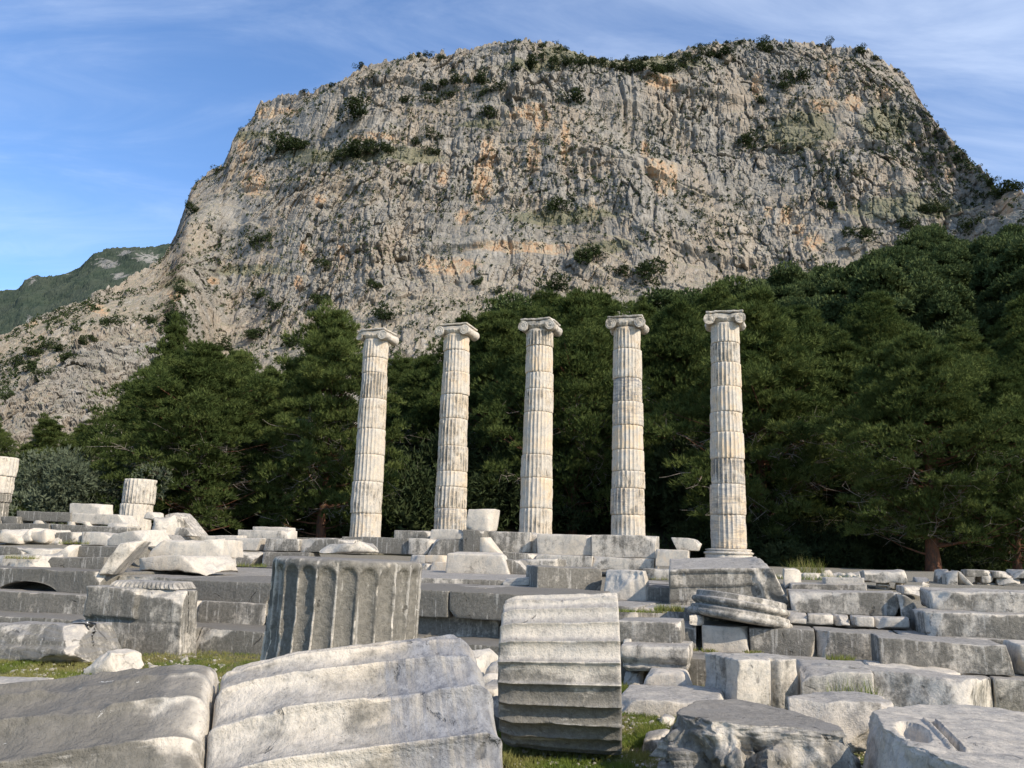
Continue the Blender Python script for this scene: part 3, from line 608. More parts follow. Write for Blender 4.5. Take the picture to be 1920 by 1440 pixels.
near = [
 # px, Y, top px, proto, wide, label
 (352, 38, 648, 0, 1.22, 'broad pine left of the columns, its trunk rising behind the grey leaning boulders'),
 (605, 39, 585, 1, .95, 'pine with a bare reddish trunk just left of the leftmost column'),
 (1075, 44, 560, 2, 1.0, 'pine with an orange-brown trunk between the third and fourth columns'),
 (1440, 38, 560, 1, 1.10, 'pine with low hanging boughs right behind the rightmost column'),
 (1603, 40, 640, 3, 1.25, 'pine with a thin dark trunk standing in the shade right of the rightmost column'),
 (1750, 31, 640, 4, 1.0, 'thick-trunked pine behind the white wall stones at the right'),
 (1905, 31, 700, 2, .95, 'pine whose low boughs hang over the dark rubble at the right edge'),
 (225, 46, 715, 2, 1.0, 'pine behind the squat fluted drum stub on the left'),
 (60, 42, 775, 3, 1.2, 'low pine behind the broken column at the left edge'),
 (540, 49, 668, 1, 1.1, 'pine filling the dip between the broad left pine and the one beside the columns'),
 (420, 52, 655, 0, .8, 'pine behind and right of the broad left pine'),
 (745, 58, 668, 1, 1.0, 'pine just right of the leftmost column, further back'),
 (800, 56, 690, 3, 1.2, 'low dense pine just left of the second column'),
 (290, 52, 600, 3, .62, 'narrow pine top rising above the broad left pine'),
 (470, 46, 690, 3, 1.2, 'pine filling the space between the two trunks left of the columns'),
 (780, 52, 665, 0, .9, 'pine seen in the gap between the first two columns from the left'),
 (920, 50, 590, 1, 1.1, 'tall pine seen between the second and third columns'),
 (1010, 58, 560, 4, 1.0, 'pine whose crown tops the third column'),
 (1130, 54, 555, 0, 1.0, 'tall pine directly above the fourth column'),
 (1265, 48, 585, 2, .95, 'pine seen between the fourth and fifth columns'),
 (1345, 60, 540, 1, 1.0, 'tall pine crown rising just above the fifth column'),
 (1530, 52, 575, 0, 1.0, 'dense pine second row back, right of the rightmost column'),
 (1660, 56, 560, 4, 1.0, 'pine in the second row left of the thick trunk'),
 (1820, 48, 620, 1, 1.1, 'pine in the second row right of the thick trunk'),
 (1960, 52, 560, 0, 1.0, 'pine in the second row cut by the right edge'),
 (690, 60, 740, 3, 1.1, 'small pine partly hidden by the leftmost column'),
 (850, 72, 600, 2, .9, 'pine on the slope above the second column'),
 (130, 62, 790, 1, 1.0, 'small pine below the rocky knoll at the left'),
 (-60, 50, 780, 2, 1.0, 'pine cut by the left edge of the view'),
 (1210, 70, 565, 3, 1.0, 'slim pine up the slope between the fourth and fifth columns'),
]
for px, Y, ty, pr, wd, lab in near: put_pine(px, Y, ty, pr, lab, wd)

UB = None
# leafy clumps: shrubs on the rock, the olive tree, the wood on the hillside
def clump_proto(name, seed, n, k, ln, w, mat, sub=7, flat=.75, trunk=False, wide=1.0):
    rs = np.random.RandomState(seed); pos, dr, vb = [], [], []
    for i in range(sub):
        c = rs.normal(0, .38, 3) * [1, 1, .7] + [0, 0, .62]; r = rs.uniform(.28, .5); m = n // sub
        q = unit(rs.normal(0, 1, (m, 3))); pos.append((c + q * r * [1, 1, flat] * rs.uniform(.6, 1, (m, 1))) * [wide, wide, 1]); dr.append(unit(q + [0, 0, .5])); vb.append(np.full(m, rs.uniform(.1, .9)))
    V, F, v = needles(rs, np.concatenate(pos), np.concatenate(dr), k, ln, w, .6, np.concatenate(vb)); mi = np.zeros(len(F), int)
    mats = [mat]; Fq = [F]
    if trunk:
        tv, tf = limb([[0, 0, -.3], [.02, 0, .3], [0, .03, .9]], [.05, .04, .015], 6); Fq = [F, tf + len(V)]; V = np.concatenate([V, tv]); v = np.concatenate([v, np.full(len(tv), .5)]); mats.append(BARK); mi = np.concatenate([mi, np.ones(len(tf), int)])
    return mesh_np(name, V, Fq, mats, False, {'v': v}, mi)
def hill_proto(seed):
    rs = np.random.RandomState(seed); pos, dr, vb = [], [], []
    for i in range(28):
        z = rs.uniform(.3, 1.45); sp = .50 * (1 - (z - .25) / 1.5) + .03; az = rs.uniform(0, 6.28); rr = sp * rs.uniform(.2, 1.25); c = np.array([math.cos(az) * rr, math.sin(az) * rr, z]); r = rs.uniform(.12, .26); m = 330
        q = unit(rs.normal(0, 1, (m, 3))); q[:, 2] = np.where(q[:, 2] < -.2, -q[:, 2] * .3, q[:, 2]); pos.append(c + q * [r, r, r * .7] * rs.uniform(.7, 1, (m, 1))); dr.append(unit(q + [0, 0, .6])); vb.append(np.full(m, rs.uniform(0, 1)))
    V, F, v = needles(rs, np.concatenate(pos), np.concatenate(dr), 3, .042, .026, .6, np.concatenate(vb)); tv, tf = limb([[0, 0, -.3], [.02, 0, .4], [0, .02, 1.3]], [.035, .03, .008], 6)
    return mesh_np('hillside_pine', np.concatenate([V, tv]), [F, tf + len(V)], [NEEDLE_HAZED, BARK], False, {'v': np.concatenate([v, np.full(len(tv), .5)])}, np.concatenate([np.zeros(len(F), int), np.ones(len(tf), int)]))
HT = [hill_proto(170 + i) for i in range(6)]
rs = np.random.RandomState(5)
BX = [(880, 600), (930, 590), (1050, 556), (1180, 572), (1240, 545), (1330, 528), (1420, 505), (1500, 508), (1570, 522), (1640, 485), (1700, 440), (1760, 430), (1820, 462), (1850, 452), (1890, 436), (1920, 440), (2100, 420)]
placed = []; tries = 0
while len(placed) < 290 and tries < 9000:
    tries += 1; px = rs.uniform(860, 2060) ; Y = rs.uniform(64, 178); x = at_y(px, 800, Y)[0]
    if px < 1200 and Y > 110: continue
    z = float(ground_z(x, Y)); s = rs.uniform(5.6, 9.6) * (.75 + Y / 400)
    yt = project(np.array([[x, Y, z + s * 1.6]]))[0]; lim = np.interp(yt[0], [p[0] for p in BX], [p[1] for p in BX])
    if yt[1] < lim: continue
    if any((x - a) ** 2 + (Y - b) ** 2 < 3.2 ** 2 for a, b in placed): continue
    placed.append((x, Y)); o = link('hillside_pine', HT[len(placed) % 6], None, (x, Y, z - .5)); o.scale = (s, s, s * rs.uniform(.95, 1.25)); o.rotation_euler = (0, 0, rs.uniform(0, 6.28))
    tag(o, 'dark green pine among many in the wood on the slope below the cliff', 'tree', 'pines of the wood on the slope')
SH = [clump_proto('cliff_shrub', 90 + i, 700, 3, .12, .07, SHRUB, 9, .8) for i in range(4)]
shr = [(672,212,24,'round dark shrub high on the left half of the cliff, alone under the crest'),(530,273,24,'left of two dark shrubs on the ledge at the cliff left shoulder'),(562,271,18,'right of two dark shrubs on the ledge at the cliff left shoulder'),
 (640,290,15,'leftmost shrub on the grassy ledge in the upper left cliff'),(665,285,20,'wide dark shrub on the grassy ledge in the upper left cliff'),(692,281,20,'second wide shrub on the grassy ledge in the upper left cliff'),(722,278,14,'right end shrub of the row on the grassy ledge'),
 (491,448,17,'dark shrub alone low on the left cliff, above the pines'),(1037,388,18,'dark shrub on the green ledge in the middle of the cliff'),(1075,183,20,'large shrub under the crest notch near the middle'),(915,212,17,'shrub left of the upper orange scar'),
 (1410,262,19,'lone large shrub on the upper right cliff face'),(1092,482,26,'large tree-like shrub on the scree above the fourth column'),(1040,533,26,'wide shrub at the cliff foot above the third column'),(1163,508,18,'pointed shrub at the cliff foot right of the fourth column'),(1219,507,27,'round bush at the cliff foot between fourth and fifth columns'),
 (890,530,11,'small shrub on the scree above the second column, left of its twin'),(935,545,11,'small shrub on the scree above the second column, right of its twin'),(1497,145,17,'shrub in the shaded hollow under the right crest'),(1468,163,12,'smaller shrub left of the shaded hollow under the right crest'),
 (1730,392,13,'left of two shrubs at the right end of the cliff foot'),(1760,393,12,'right of two shrubs at the right end of the cliff foot'),(1552,385,14,'grey-green shrub low on the right cliff'),(1612,442,20,'bush at the cliff foot where the wood climbs highest'),
 (322,598,22,'wide bush on the slope above the broad left pine'),(490,552,13,'upper of two shrubs on the left scree'),(517,573,15,'lower of two shrubs on the left scree'),(607,495,12,'shrub on the left scree halfway up'),(832,156,14,'shrub left in the trio under the upper left crest'),
 (858,150,13,'shrub right in the trio under the upper left crest'),(806,165,12,'lowest shrub in the trio under the upper left crest'),(812,190,12,'shrub below the crest trio, left one'),(845,178,12,'shrub below the crest trio, right one'),(905,150,16,'shrub near the top left of the summit gully'),(935,165,12,'shrub beside the summit gully'),
 (815,257,15,'shrub at the right end of the upper green ledge'),(817,285,13,'shrub below the right end of the upper green ledge'),(780,268,11,'shrub in the middle of the upper right ledge row'),(760,187,10,'small shrub on the upper left face'),(700,145,9,'small shrub near the left crest edge'),
 (708,537,14,'shrub on the scree above the first column'),(720,590,20,'small tree on the scree just above the first column'),(480,625,18,'bush on the slope behind the left pines'),(420,650,16,'bush left of the slope behind the left pines'),(365,393,12,'shrub on the left profile of the mountain'),
 (340,545,12,'small bush low on the left shoulder'),(345,205,0,''),(600,560,18,'bush on the scree right of the two left shrubs'),(905,178,11,'small shrub in the summit gully'),(1000,118,12,'shrub on the summit rim, left'),(1425,190,10,'tiny shrub on the upper right face'),(1700,420,16,'bush at the right foot of the cliff'),
 (1640,390,0,''),(1825,420,14,'bush by the pale rocks near the right edge'),(1500,530,12,'bush on the scree above the right pines'),(1330,470,9,'small shrub left of the dark cliff crack'),(1210,520,0,''),(545,640,20,'bush between the left pines and the scree'),(150,660,0,'')]
crest = [(412,318,9),(620,158,6),(675,124,8),(785,104,7),(802,103,7),(824,109,7),(965,128,12),(990,122,11),(1018,106,8),(1014,86,7),(1060,92,6),(1046,91,5),(1040,118,14),(1062,117,12),(1085,117,13),(1105,115,12),(1128,117,11),(1150,124,9),(1172,128,12),(1195,128,14),(1218,130,16),(1240,130,16),
 (1262,128,14),(1283,118,13),(1300,112,12),(1210,110,9),(1175,108,6),(1258,105,6),(1322,100,12),(1345,105,9),(1362,97,12),(1389,79,5),(1438,78,7),(1440,92,14),(1362,80,4),(1534,86,5),(1554,84,8),(1617,98,9),(1640,110,6),(1680,128,5),(1800,293,6),(1858,345,9),(1870,360,12),(1895,338,16),(1880,350,10),(570,172,4),(280,600,10),(60,660,13),(85,650,12),(110,655,10),(30,680,13),(62,688,16),(80,700,12),(120,672,12),(150,640,11),(170,634,9),(210,605,13),(10,745,10),(118,512,0)]
_o = 'first second third fourth fifth sixth seventh eighth ninth tenth eleventh twelfth thirteenth fourteenth fifteenth sixteenth seventeenth eighteenth nineteenth'.split()
ORD = _o + [t + ('ieth' if k == 0 else 'y-' + _o[k - 1]) for t in ('twent', 'thirt', 'fort', 'fift', 'sixt') for k in range(10)]
def cast(px, py):
    d = Vector(ray(px, py)).normalized(); best = None
    for T in (KT, MT):
        h = T.ray_cast(Vector((0, 0, EYE)), d)
        if h[0] is not None and (best is None or h[3] < best[3]): best = h
    return best
i = 0
for px, py, r, lab in [(a, b, c, l) for a, b, c, l in shr] + [(a, b, c, (ORD[sorted([q[0] + q[1] * .001 for q in crest if q[1] < 380]).index(a + b * .001)] + ' small dark shrub from the left along the upper rim of the mountain') if b < 380 else (ORD[sorted([q[0] + q[1] * .001 for q in crest if q[1] >= 380]).index(a + b * .001)] + ' dark shrub from the left on the low rocky slope at the far left')) for a, b, c in crest]:
    if r == 0: continue
    h = None
    for dy in (0, 4, 8, 12, 18, 26):
        h = cast(px, py + dy + r * .5)
        if h: break
    if not h: continue
    s = r * 1.45 / F_PX * h[3]; o = link('cliff_shrub', SH[i % 4], None, h[0] - Vector((0, 0, s * .25))); o.scale = (s * 1.05, s * 1.05, s * .92); o.rotation_euler = (0, 0, i * 1.7); i += 1
    grp = None if lab in [l for *_, l in shr] else ('skyline shrubs' if py < 380 else 'shrubs of the left slope'); tag(o, lab, 'shrub', grp)
# countless tufts on the rock
rs = np.random.RandomState(9); idx = rs.randint(0, len(mV), 60000); G = mV.reshape(*mS, 3); P = mV[idx]; pr = project(P)
keep = (rs.rand(len(P)) < np.clip((fbm(P / 22, 3) - .38) * 5, .10, 1)) & (idx % mS[1] < 706) & (pr[:, 0] > -60) & (pr[:, 0] < 2000)
P = P[keep][:9000]; n = len(P); outv = -unit(P * [1, 1, 0]); sz = rs.uniform(.75, 1.95, n) ** 1.2
pos = np.repeat(P, 16, 0) + unit(rs.normal(0, 1, (n * 16, 3))) * np.repeat(sz, 16)[:, None] * .42 + np.repeat(outv, 16, 0) * .6 * np.repeat(sz, 16)[:, None]
v_, f_, a_ = needles(rs, pos, unit(rs.normal(0, 1, pos.shape) + [0, -.5, .5]), 1, .55, .6, .4, np.repeat(rs.rand(n), 16))
tag(link('cliff_scrub', mesh_np('cliff_scrub', v_, f_, [SHRUB], False, {'v': a_})), 'tiny dark tufts growing all over the cliff face', 'scrub', kind='stuff')
# olive
ol = clump_proto('crown', 33, 5200, 4, .075, .028, OLIVE, 22, .9)
e = empty('olive_tree', (*at_y(112, 1000, 36)[:2], float(ground_z(at_y(112, 1000, 36)[0], 36)))); e.scale = (2.5, 2.5, 2.75); tag(e, 'grey-green olive tree behind the long dark beam on the left', 'tree')
link('crown', ol, e); tv, tf = join([limb([[0, 0, -.2], [.05, 0, .25], [.15, .05, .6]], [.07, .06, .03], 7), limb([[.05, 0, .2], [-.2, .1, .7]], [.05, .02], 6)]); link('trunk', mesh_np('trunk', tv, tf, [BARK]), e)

BU = [clump_proto('undergrowth_bush', 120 + i, 2600, 4, .11, .035, SHRUB, 13, .8, False, 1.3) for i in range(3)]
rs = np.random.RandomState(21)
for i in range(86):
    px = -60 + i * 36 + rs.uniform(-14, 14) if i < 56 else 1330 + (i - 56) * 24; Y = rs.uniform(43, 56) if i < 56 else rs.uniform(36, 44); x = at_y(px, 1000, Y)[0]; z = float(ground_z(x, Y)); s = rs.uniform(2.2, 4.2) if i < 56 else rs.uniform(1.5, 2.6)
    o = link('undergrowth_bush', BU[i % 3], None, (x, Y, z - .35 * s)); o.scale = (s, s, s * rs.uniform(.8, 1.2)); o.rotation_euler = (0, 0, rs.uniform(0, 6)); tag(o, 'dark bush in the deep shade among the pine trunks', 'bush', 'undergrowth among the pines')
# ------------------------------------------------------------------ the stepped platform
def course(line, zt, zb, depth, blocks, group, cat='step block', name='step_block', **kw):
    (x1, y1), (x2, y2) = line; p1, p2 = at_z(x1, y1, zt), at_z(x2, y2, zt); a = unit(p2 - p1); n = np.array([-a[1], a[0], 0]); n = n if n[1] > 0 else -n
    for blk in blocks:
        xa, xb, label, dark = blk[:4]; o = dict(blk[4]) if len(blk) > 4 else {}
        A = at_z(xa, y1 + (y2 - y1) * (xa - x1) / (x2 - x1), zt); B = at_z(xb, y1 + (y2 - y1) * (xb - x1) / (x2 - x1), zt)
        off = o.pop('off', 0.); dz = o.pop('dz', 0.); dp = o.pop('depth', depth); A = A + n * off + a * .008; B = B + n * off - a * .008; A[2] += dz; B[2] += dz
        lo = lambda p: np.array([p[0], p[1], zb]); f = n * dp
        K = [[[lo(A), A], [lo(A) + f, A + f]], [[lo(B), B], [lo(B) + f, B + f]]]
        k2 = dict(kw); k2.update(o); k2.setdefault('ncut', 2); k2.setdefault('cutd', (.02, .09)); k2.setdefault('chip', .07); ALL.append(place_stone(name, label, cat, K, dark=dark, group=group, **k2))
def cav(Q, h, fresh):     # the hollow under the dark block
    u = Q[:, 0] / h[0]; w = Q[:, 2] / h[2]; inside = np.clip(1 - ((u - .18) / .36) ** 2, 0, 1); ceil_ = -1 + 1.0 * inside ** .5
    m = (w < ceil_) & (Q[:, 1] < h[1] * .3); Q = Q.copy(); Q[:, 2] = np.where(m, ceil_ * h[2], Q[:, 2]); return Q
G1 = 'blocks of the lowest step'; G2 = 'blocks of the middle step'; G3 = 'blocks of the upper step'
course(((0, 1153), (1357, 1239)), .32, -.12, 1.05, [
 (-90, 150, 'dark lowest step block behind the broken moulded stone at the left edge', .8),
 (150, 368, 'lowest step block hidden behind the big block with the carved egg border', .8),
 (368, 500, 'dark lowest step block with a round white spot, left of the upright drum', .85),
 (500, 760, 'lowest step block hidden behind the upright fluted drum', .8), (760, 948, 'dark lowest step block above the pale rubble between the foreground drums', .85),
 (948, 1180, 'lowest step block behind the fluted drum lying on its side', .75), (1180, 1400, 'smooth grey lowest step block right of the moulded block on its pedestal', .72, dict(chip=.02)),
 (1400, 1640, 'lowest step block behind the pair of upright fluted pieces', .6), (1640, 1860, 'lowest step block under the long grey block with a broken left end', .6), (1860, 2100, 'lowest step block at the right edge', .6)], G1)
course(((0, 1108), (1312, 1172)), .635, .25, 1.0, [
 (-120, 165, 'middle step block with an orange stain, left of the carved block', .68, dict(warm=.6)), (165, 372, 'middle step block behind the carved block with egg border', .6),
 (372, 500, 'middle step block with a long white chipped band, left of the upright drum', .62, dict(chip=.06)), (500, 772, 'middle step block behind the upright fluted drum', .6),
 (772, 938, 'middle step block with a wide white upper edge, right of the upright drum', .62, dict(chip=.08)), (938, 1165, 'middle step block behind the drum lying on its side', .6),
 (1165, 1306, 'dark middle step block, cracked at its right end, beside a black gap', .66), (1314, 1404, 'short pale middle step block right of the black gap', .18, dict(warm=.25, chip=.03, rough=.01)),
 (1404, 1530, 'smooth grey middle step block right of the short pale one', .72, dict(chip=.015)), (1530, 1690, 'grey middle step block with a round notch in its upper edge', .68, dict(chip=.02)),
 (1690, 1900, 'middle step block under the two long broken blocks', .6), (1900, 2150, 'middle step block at the right edge', .6)], G2)
course(((313, 1084), (1060, 1118)), .95, .58, 2.4, [
 (-120, 190, 'dark upper step block with a hollow broken out of its lower edge', .85, dict(dz=.05, fn=cav, step=.04)),
 (190, 314, 'upper step block behind the leaning slab, white chips on its edge', .7, dict(off=.25)), (314, 510, 'dark upper step block with a thin white streak running down, left of the upright drum', .82, dict(chip=.03)),
 (510, 690, 'upper step block behind the upright fluted drum', .8), (690, 841, 'dark upper step block just right of the upright drum', .85, dict(chip=.03)),
 (843, 1072, 'long dark upper step block with a black gap under it, above the lying drum', .84, dict(chip=.03)),
 (1072, 1180, 'broken low remnant of the upper step behind the drum on its side', .6, dict(dz=-.13, off=.6))], G3)
# paving of the platform behind the upper step
def paver(label, q, zt, zb=None, dark=.65, **kw):
    P = [at_z(x, y, zt) for x, y in q]; TL, TR, BR, BL = P; d = np.array([0, 0, kw.pop('th', .3)])
    K = [[[BL - d, BL], [TL - d, TL]], [[BR - d, BR], [TR - d, TR]]]; ALL.append(place_stone('paving_slab', label, 'paving slab', K, dark=dark, group='paving of the platform', step=.14, **kw))
paver('wide paving slab left of the upright drum, in front of the row of blocks', ((395, 1061), (620, 1064), (640, 1082), (180, 1071)), .945, th=.4, chip=.02, ncut=0)
paver('paving slab behind the upright drum', ((622, 1064), (780, 1068), (790, 1090), (600, 1082)), .94, th=.4, chip=.02, ncut=0)
paver('low raised paving slab with a chipped edge, below the propped pale slab', ((770, 1066), (1000, 1076), (1010, 1090), (775, 1082)), 1.03, th=.3, dark=.6, chip=.04, ncut=1)
paver('paving slab between the raised slab and the dark upper step', ((790, 1080), (1020, 1087), (1040, 1107), (800, 1098)), .943, th=.3, dark=.62, chip=.02, ncut=0)
paver('eroded ledge slab with a white edge and brown tufts, beside the fluted fragment', ((1080, 1118), (1480, 1124), (1490, 1146), (1060, 1134)), .80, th=.45, dark=.55, chip=.06)
paver('paving slab in the shade between the fluted piece and the large architrave block', ((1190, 1084), (1270, 1088), (1275, 1106), (1180, 1102)), .95, th=.4, dark=.6)
paver('pale slab under the stepped moulding at the right', ((1460, 1100), (1720, 1104), (1760, 1122), (1480, 1118)), .93, th=.4, dark=.4)

T2 = math.radians(-14)
# ------------------------------------------------------------------ blocks, left rear
st = 'stone block'
S('stone_block', 'grey block in the row just above the dark hollowed step block, left end ragged', st, (82, 1045, 195, 1045, 1070, 1069), R=13.6, dark=.72, group='rear rows on the left')
S('stone_block', 'lumpy whitish rock at the left edge above the dark hollowed step block', 'rock', (-30, 1042, 84, 1040, 1071, 1069), R=13.4, dark=.35, rough=.04, ncut=5, cutd=(.08, .2), group='rear rows on the left')
S('stone_block', 'dark grey block left of the leaning slab, in the second row up', st, (126, 1023, 240, 1025, 1046, 1046), R=14.6, dark=.75)
S('stone_block', 'pale wedge lying against the left end of the second row', 'rock', ((120, 1021), (132, 1021), (128, 1045), (92, 1043)), R=14.4, dark=.1, depth=.3)
S('stone_block', 'broken rock with a sharp right edge, at the left in the second row up', 'rock', (30, 1030, 88, 1029, 1048, 1044), R=14.3, dark=.35, rough=.03, ncut=4, cutd=(.05, .15))
S('stone_block', 'low dark rock by the left edge in the second row up', 'rock', (-20, 1022, 45, 1026, 1042, 1041), R=14.8, dark=.7, rough=.03, ncut=3)
S('stone_block', 'grey block next to the rubble in the third row up on the left', st, (104, 998, 146, 997, 1016, 1016), R=17.6, dark=.6)
S('stone_block', 'block with a hollow broken lower half, left of the white block', st, (146, 997, 204, 999, 1023, 1021), R=17.6, dark=.4, rough=.02)
S('stone_block', 'bright white block with a mottled top, behind the leaning slab', st, ((201, 1003), (266, 992), (268, 1023), (200, 1022)), R=16.6, dark=.12, depth=.7, yaw=math.radians(26))
S('stone_block', 'long row of grey stones under the dark beam, left half', st, (-20, 981, 92, 982, 997, 996), R=20.5, dark=.75); S('stone_block', 'long row of grey stones under the dark beam, right half', st, (93, 983, 238, 988, 999, 997), R=20.5, dark=.66)
S('stone_beam', 'long dark stone beam lying across small props on the left, black gap beneath', 'stone beam', ((31, 958), (132, 961), (132, 978), (30, 975)), R=23.5, dark=.8, depth=.8)
S('stone_beam', 'pale stone beam continuing the dark beam towards the squat drum stub', 'stone beam', ((133, 962), (222, 965), (236, 985), (133, 979)), R=23.5, dark=.2, depth=.8)
for k, (a, b, t, c) in enumerate([(56, 78, 975, 988), (118, 134, 977, 989), (154, 169, 977, 986), (196, 232, 979, 988)]):
    S('prop_stone', ['pale pointed prop stone', 'flat grey prop stone', 'small yellowish prop stone', 'reddish prop stone'][k] + ' under the long stone beams on the left', 'stone', (a, t, b, t + 1, c, c), R=23.4, dark=.3, depth=.4, ncut=4)
S('stone_block', 'small white carved block lying on the pale beam', st, (130, 943, 187, 944, 964, 963), R=23.6, dark=.08, depth=.6, rough=.02)
S('stone_block', 'short support stone under the left end of the beam', st, (2, 968, 32, 968, 986, 985), R=23.3, dark=.8, depth=.6)
S('rock', 'rough grey rock leaning behind the white block', 'rock', ((264, 972), (312, 966), (320, 1010), (262, 992)), R=21.0, dark=.42, ncut=4, cutd=(.1, .3), rough=.04, depth=.9)
S('rock', 'pale lump on top of the rough grey rock', 'rock', (270, 958, 292, 960, 972, 972), R=21.2, dark=.15, ncut=4, rough=.03, depth=.5)
S('rock', 'tall pointed slab sloping down to the right beside the pine trunk', 'rock', ((308, 966), (334, 962), (372, 1005), (318, 1010)), R=21.6, dark=.42, depth=.6, rough=.03, ncut=1)
S('rock', 'small triangular grey stone at the foot of the pointed slab', 'rock', ((331, 989), (347, 989), (362, 1004), (326, 1004)), R=20.7, dark=.5, depth=.4)
S('stone_block', 'grey block with a cut right corner under the rough rock', st, ((274, 1003), (310, 1002), (324, 1016), (272, 1024)), R=18.4, dark=.55)
S('rock', 'layered cream slab at the back of the heap on the left platform', 'rock', ((290, 1014), (412, 1012), (413, 1045), (272, 1050)), R=15.4, dark=.03, warm=.25, depth=1.2, rough=.03, ncut=4, cutd=(.06, .2), chip=.09, yaw=math.radians(5))
S('rock', 'big cream boulder lying flat in front of the heap on the left platform', 'rock', ((256, 1046), (386, 1044), (388, 1073), (250, 1068)), R=13.6, dark=.05, warm=.2, depth=1.2, rough=.03, ncut=5, cutd=(.05, .16), chip=.1, yaw=math.radians(14))
S('stone_block', 'plain pale block right of the layered cream slab', st, ((386, 1040), (414, 1038), (416, 1060), (388, 1060)), R=17.5, dark=.3, depth=.6)
S('rock', 'thin slab leaning steeply to the right across a black gap', 'rock', ((224, 1020), (270, 1014), (212, 1076), (184, 1076)), R=12.5, dark=.38, depth=.5, rough=.025, ncut=3, yaw=math.radians(-6))
GR = 'block row behind the left platform'
S('stone_block', 'low end of the wall row next to the pointed slab', st, (326, 1005, 444, 1003, 1019, 1018), R=21.2, dark=.35, group=GR)
S('stone_block', 'long pale block in the wall row with its right end broken away', st, ((404, 1008), (490, 1009), (480, 1031), (404, 1028)), R=20.4, dark=.18, group=GR, chip=.08)
S('stone_block', 'rounded grey block right of the broken pale one in the wall row', st, ((500, 1009), (560, 1010), (560, 1032), (493, 1032)), R=20.4, dark=.6, group=GR)
S('stone_block', 'wall row block mostly behind the upright drum', st, (560, 1010, 660, 1011, 1034, 1033), R=20.4, dark=.6, group=GR)
S('stone_block', 'grey block with its lower right corner gone, under the wall row', st, ((414, 1033), (487, 1034), (480, 1060), (414, 1058)), R=20.2, dark=.62, group=GR, cuts=[((.8, 0, -.6), .38, .05)])
S('stone_block', 'grey block under the wall row touching the upright drum', st, (489, 1034, 580, 1036, 1062, 1061), R=20.2, dark=.7, group=GR)
S('stone_block', 'low front one of two stacked white slabs on the wall row', st, (446, 993, 540, 994, 1010, 1008), R=22.0, dark=.3, depth=.5); S('stone_block', 'upper rear one of two stacked white slabs on the wall row', st, (473, 987, 541, 989, 1009, 1008), R=22.6, dark=.1, depth=.6)
S('stone_block', 'thin dark slab in front of the leftmost column', st, (540, 1008, 660, 1010, 1022, 1020), R=23.2, dark=.6, group=GR)
for k, (q, dk, lb) in enumerate([((-20, 994, 34, 992, 1017, 1016), .1, 'cream rubble lump at the very left of the third row up'), (((22, 996), (50, 989), (60, 1014), (24, 1016)), .05, 'humped pale rubble stone in the third row up on the left'),
    (((50, 1000), (88, 990), (92, 1016), (48, 1018)), .15, 'yellowish pointed rubble stone in the third row up on the left'), (((76, 999), (112, 1000), (110, 1020), (74, 1020)), .5, 'grey rubble stone left of the third row blocks'), ((30, 1006, 82, 1007, 1024, 1024), .3, 'flat grey rubble stone in front of the pale lumps at the left')]):
    S('rock', lb, 'rock', q, R=17.2 + .1 * k, dark=dk, warm=.4, depth=.8, r0=.06, chip=.1, rough=.035, ncut=5, cutd=(.05, .15))
# ------------------------------------------------------------------ blocks, centre rear
GO = 'upright blocks before the columns'
S('stone_block', 'long dark block in front of the leftmost column', st, (640, 1006, 765, 1009, 1038, 1034), R=22.6, dark=.78, group=GO)
S('stone_block', 'half white half dark block left of the yellow bricks', st, ((765, 1009), (812, 1010), (800, 1040), (765, 1038)), R=22.5, dark=.4, group=GO, chip=.08)
S('stone_block', 'dark prism-shaped block with a pale top above the yellow bricks', st, ((812, 1010), (905, 1012), (900, 1040), (800, 1041)), R=22.3, dark=.72, group=GO, chip=.07)
S('stone_block', 'flat dark slab with a rounded left end, left of the second column foot', st, (739, 994, 806, 995, 1009, 1008), R=23.4, dark=.6, depth=.7)
S('stone_block', 'pale slab hiding the foot of the second column', st, ((808, 992), (866, 992), (876, 1010), (806, 1010)), R=22.9, dark=.3, depth=.5, chip=.05)
S('stone_block', 'tall dark block right of the second column foot', st, (868, 992, 904, 993, 1038, 1037), R=22.2, dark=.8, depth=.6, group=GO)
S('rock', 'yellowish triangular rock in front of the blocks, right of the dark prism block', 'rock', ((900, 1008), (912, 1007), (936, 1036), (898, 1036)), R=21.4, dark=.08, warm=.5, depth=.4, ncut=2)
S('rock', 'white rounded cube of rock standing on the blocks between second and third columns', 'rock', ((878, 955), (924, 954), (919, 994), (872, 993)), R=22.8, dark=.05, depth=.7, chip=.05, r0=.02, ncut=2, cutd=(.04, .10), rough=.02)
S('stone_block', 'grey veined block under the third column, sloping at its lower left', st, ((905, 996), (993, 998), (994, 1036), (934, 1034)), R=22.6, dark=.5, group=GO)
S('stone_block', 'narrow fluted piece wedged between two upright blocks', st, (994, 998, 1006, 999, 1036, 1036), R=22.9, dark=.3, group=GO, depth=.4)
S('stone_block', 'whitish blotchy upright block between third and fourth columns', st, (1007, 1000, 1107, 1003, 1041, 1038), R=22.4, dark=.22, group=GO, warm=.1, depth=.8)
S('stone_block', 'grey mottled upright block with a rounded right end, under the fourth column', st, ((1109, 1002), (1230, 1005), (1228, 1046), (1109, 1042)), R=22.4, dark=.48, group=GO, depth=.9)
S('stone_block', 'pale footing course with dark blots, left part', st, (930, 1034, 1004, 1038, 1060, 1052), R=21.9, dark=.62, depth=1.2); S('stone_block', 'pale footing course with dark blots, middle part', st, (1004, 1039, 1110, 1043, 1066, 1062), R=21.9, dark=.45, depth=1.2)
S('stone_block', 'pale footing course with dark blots, right end', st, (1110, 1043, 1226, 1048, 1067, 1066), R=21.9, dark=.40, depth=1.2)
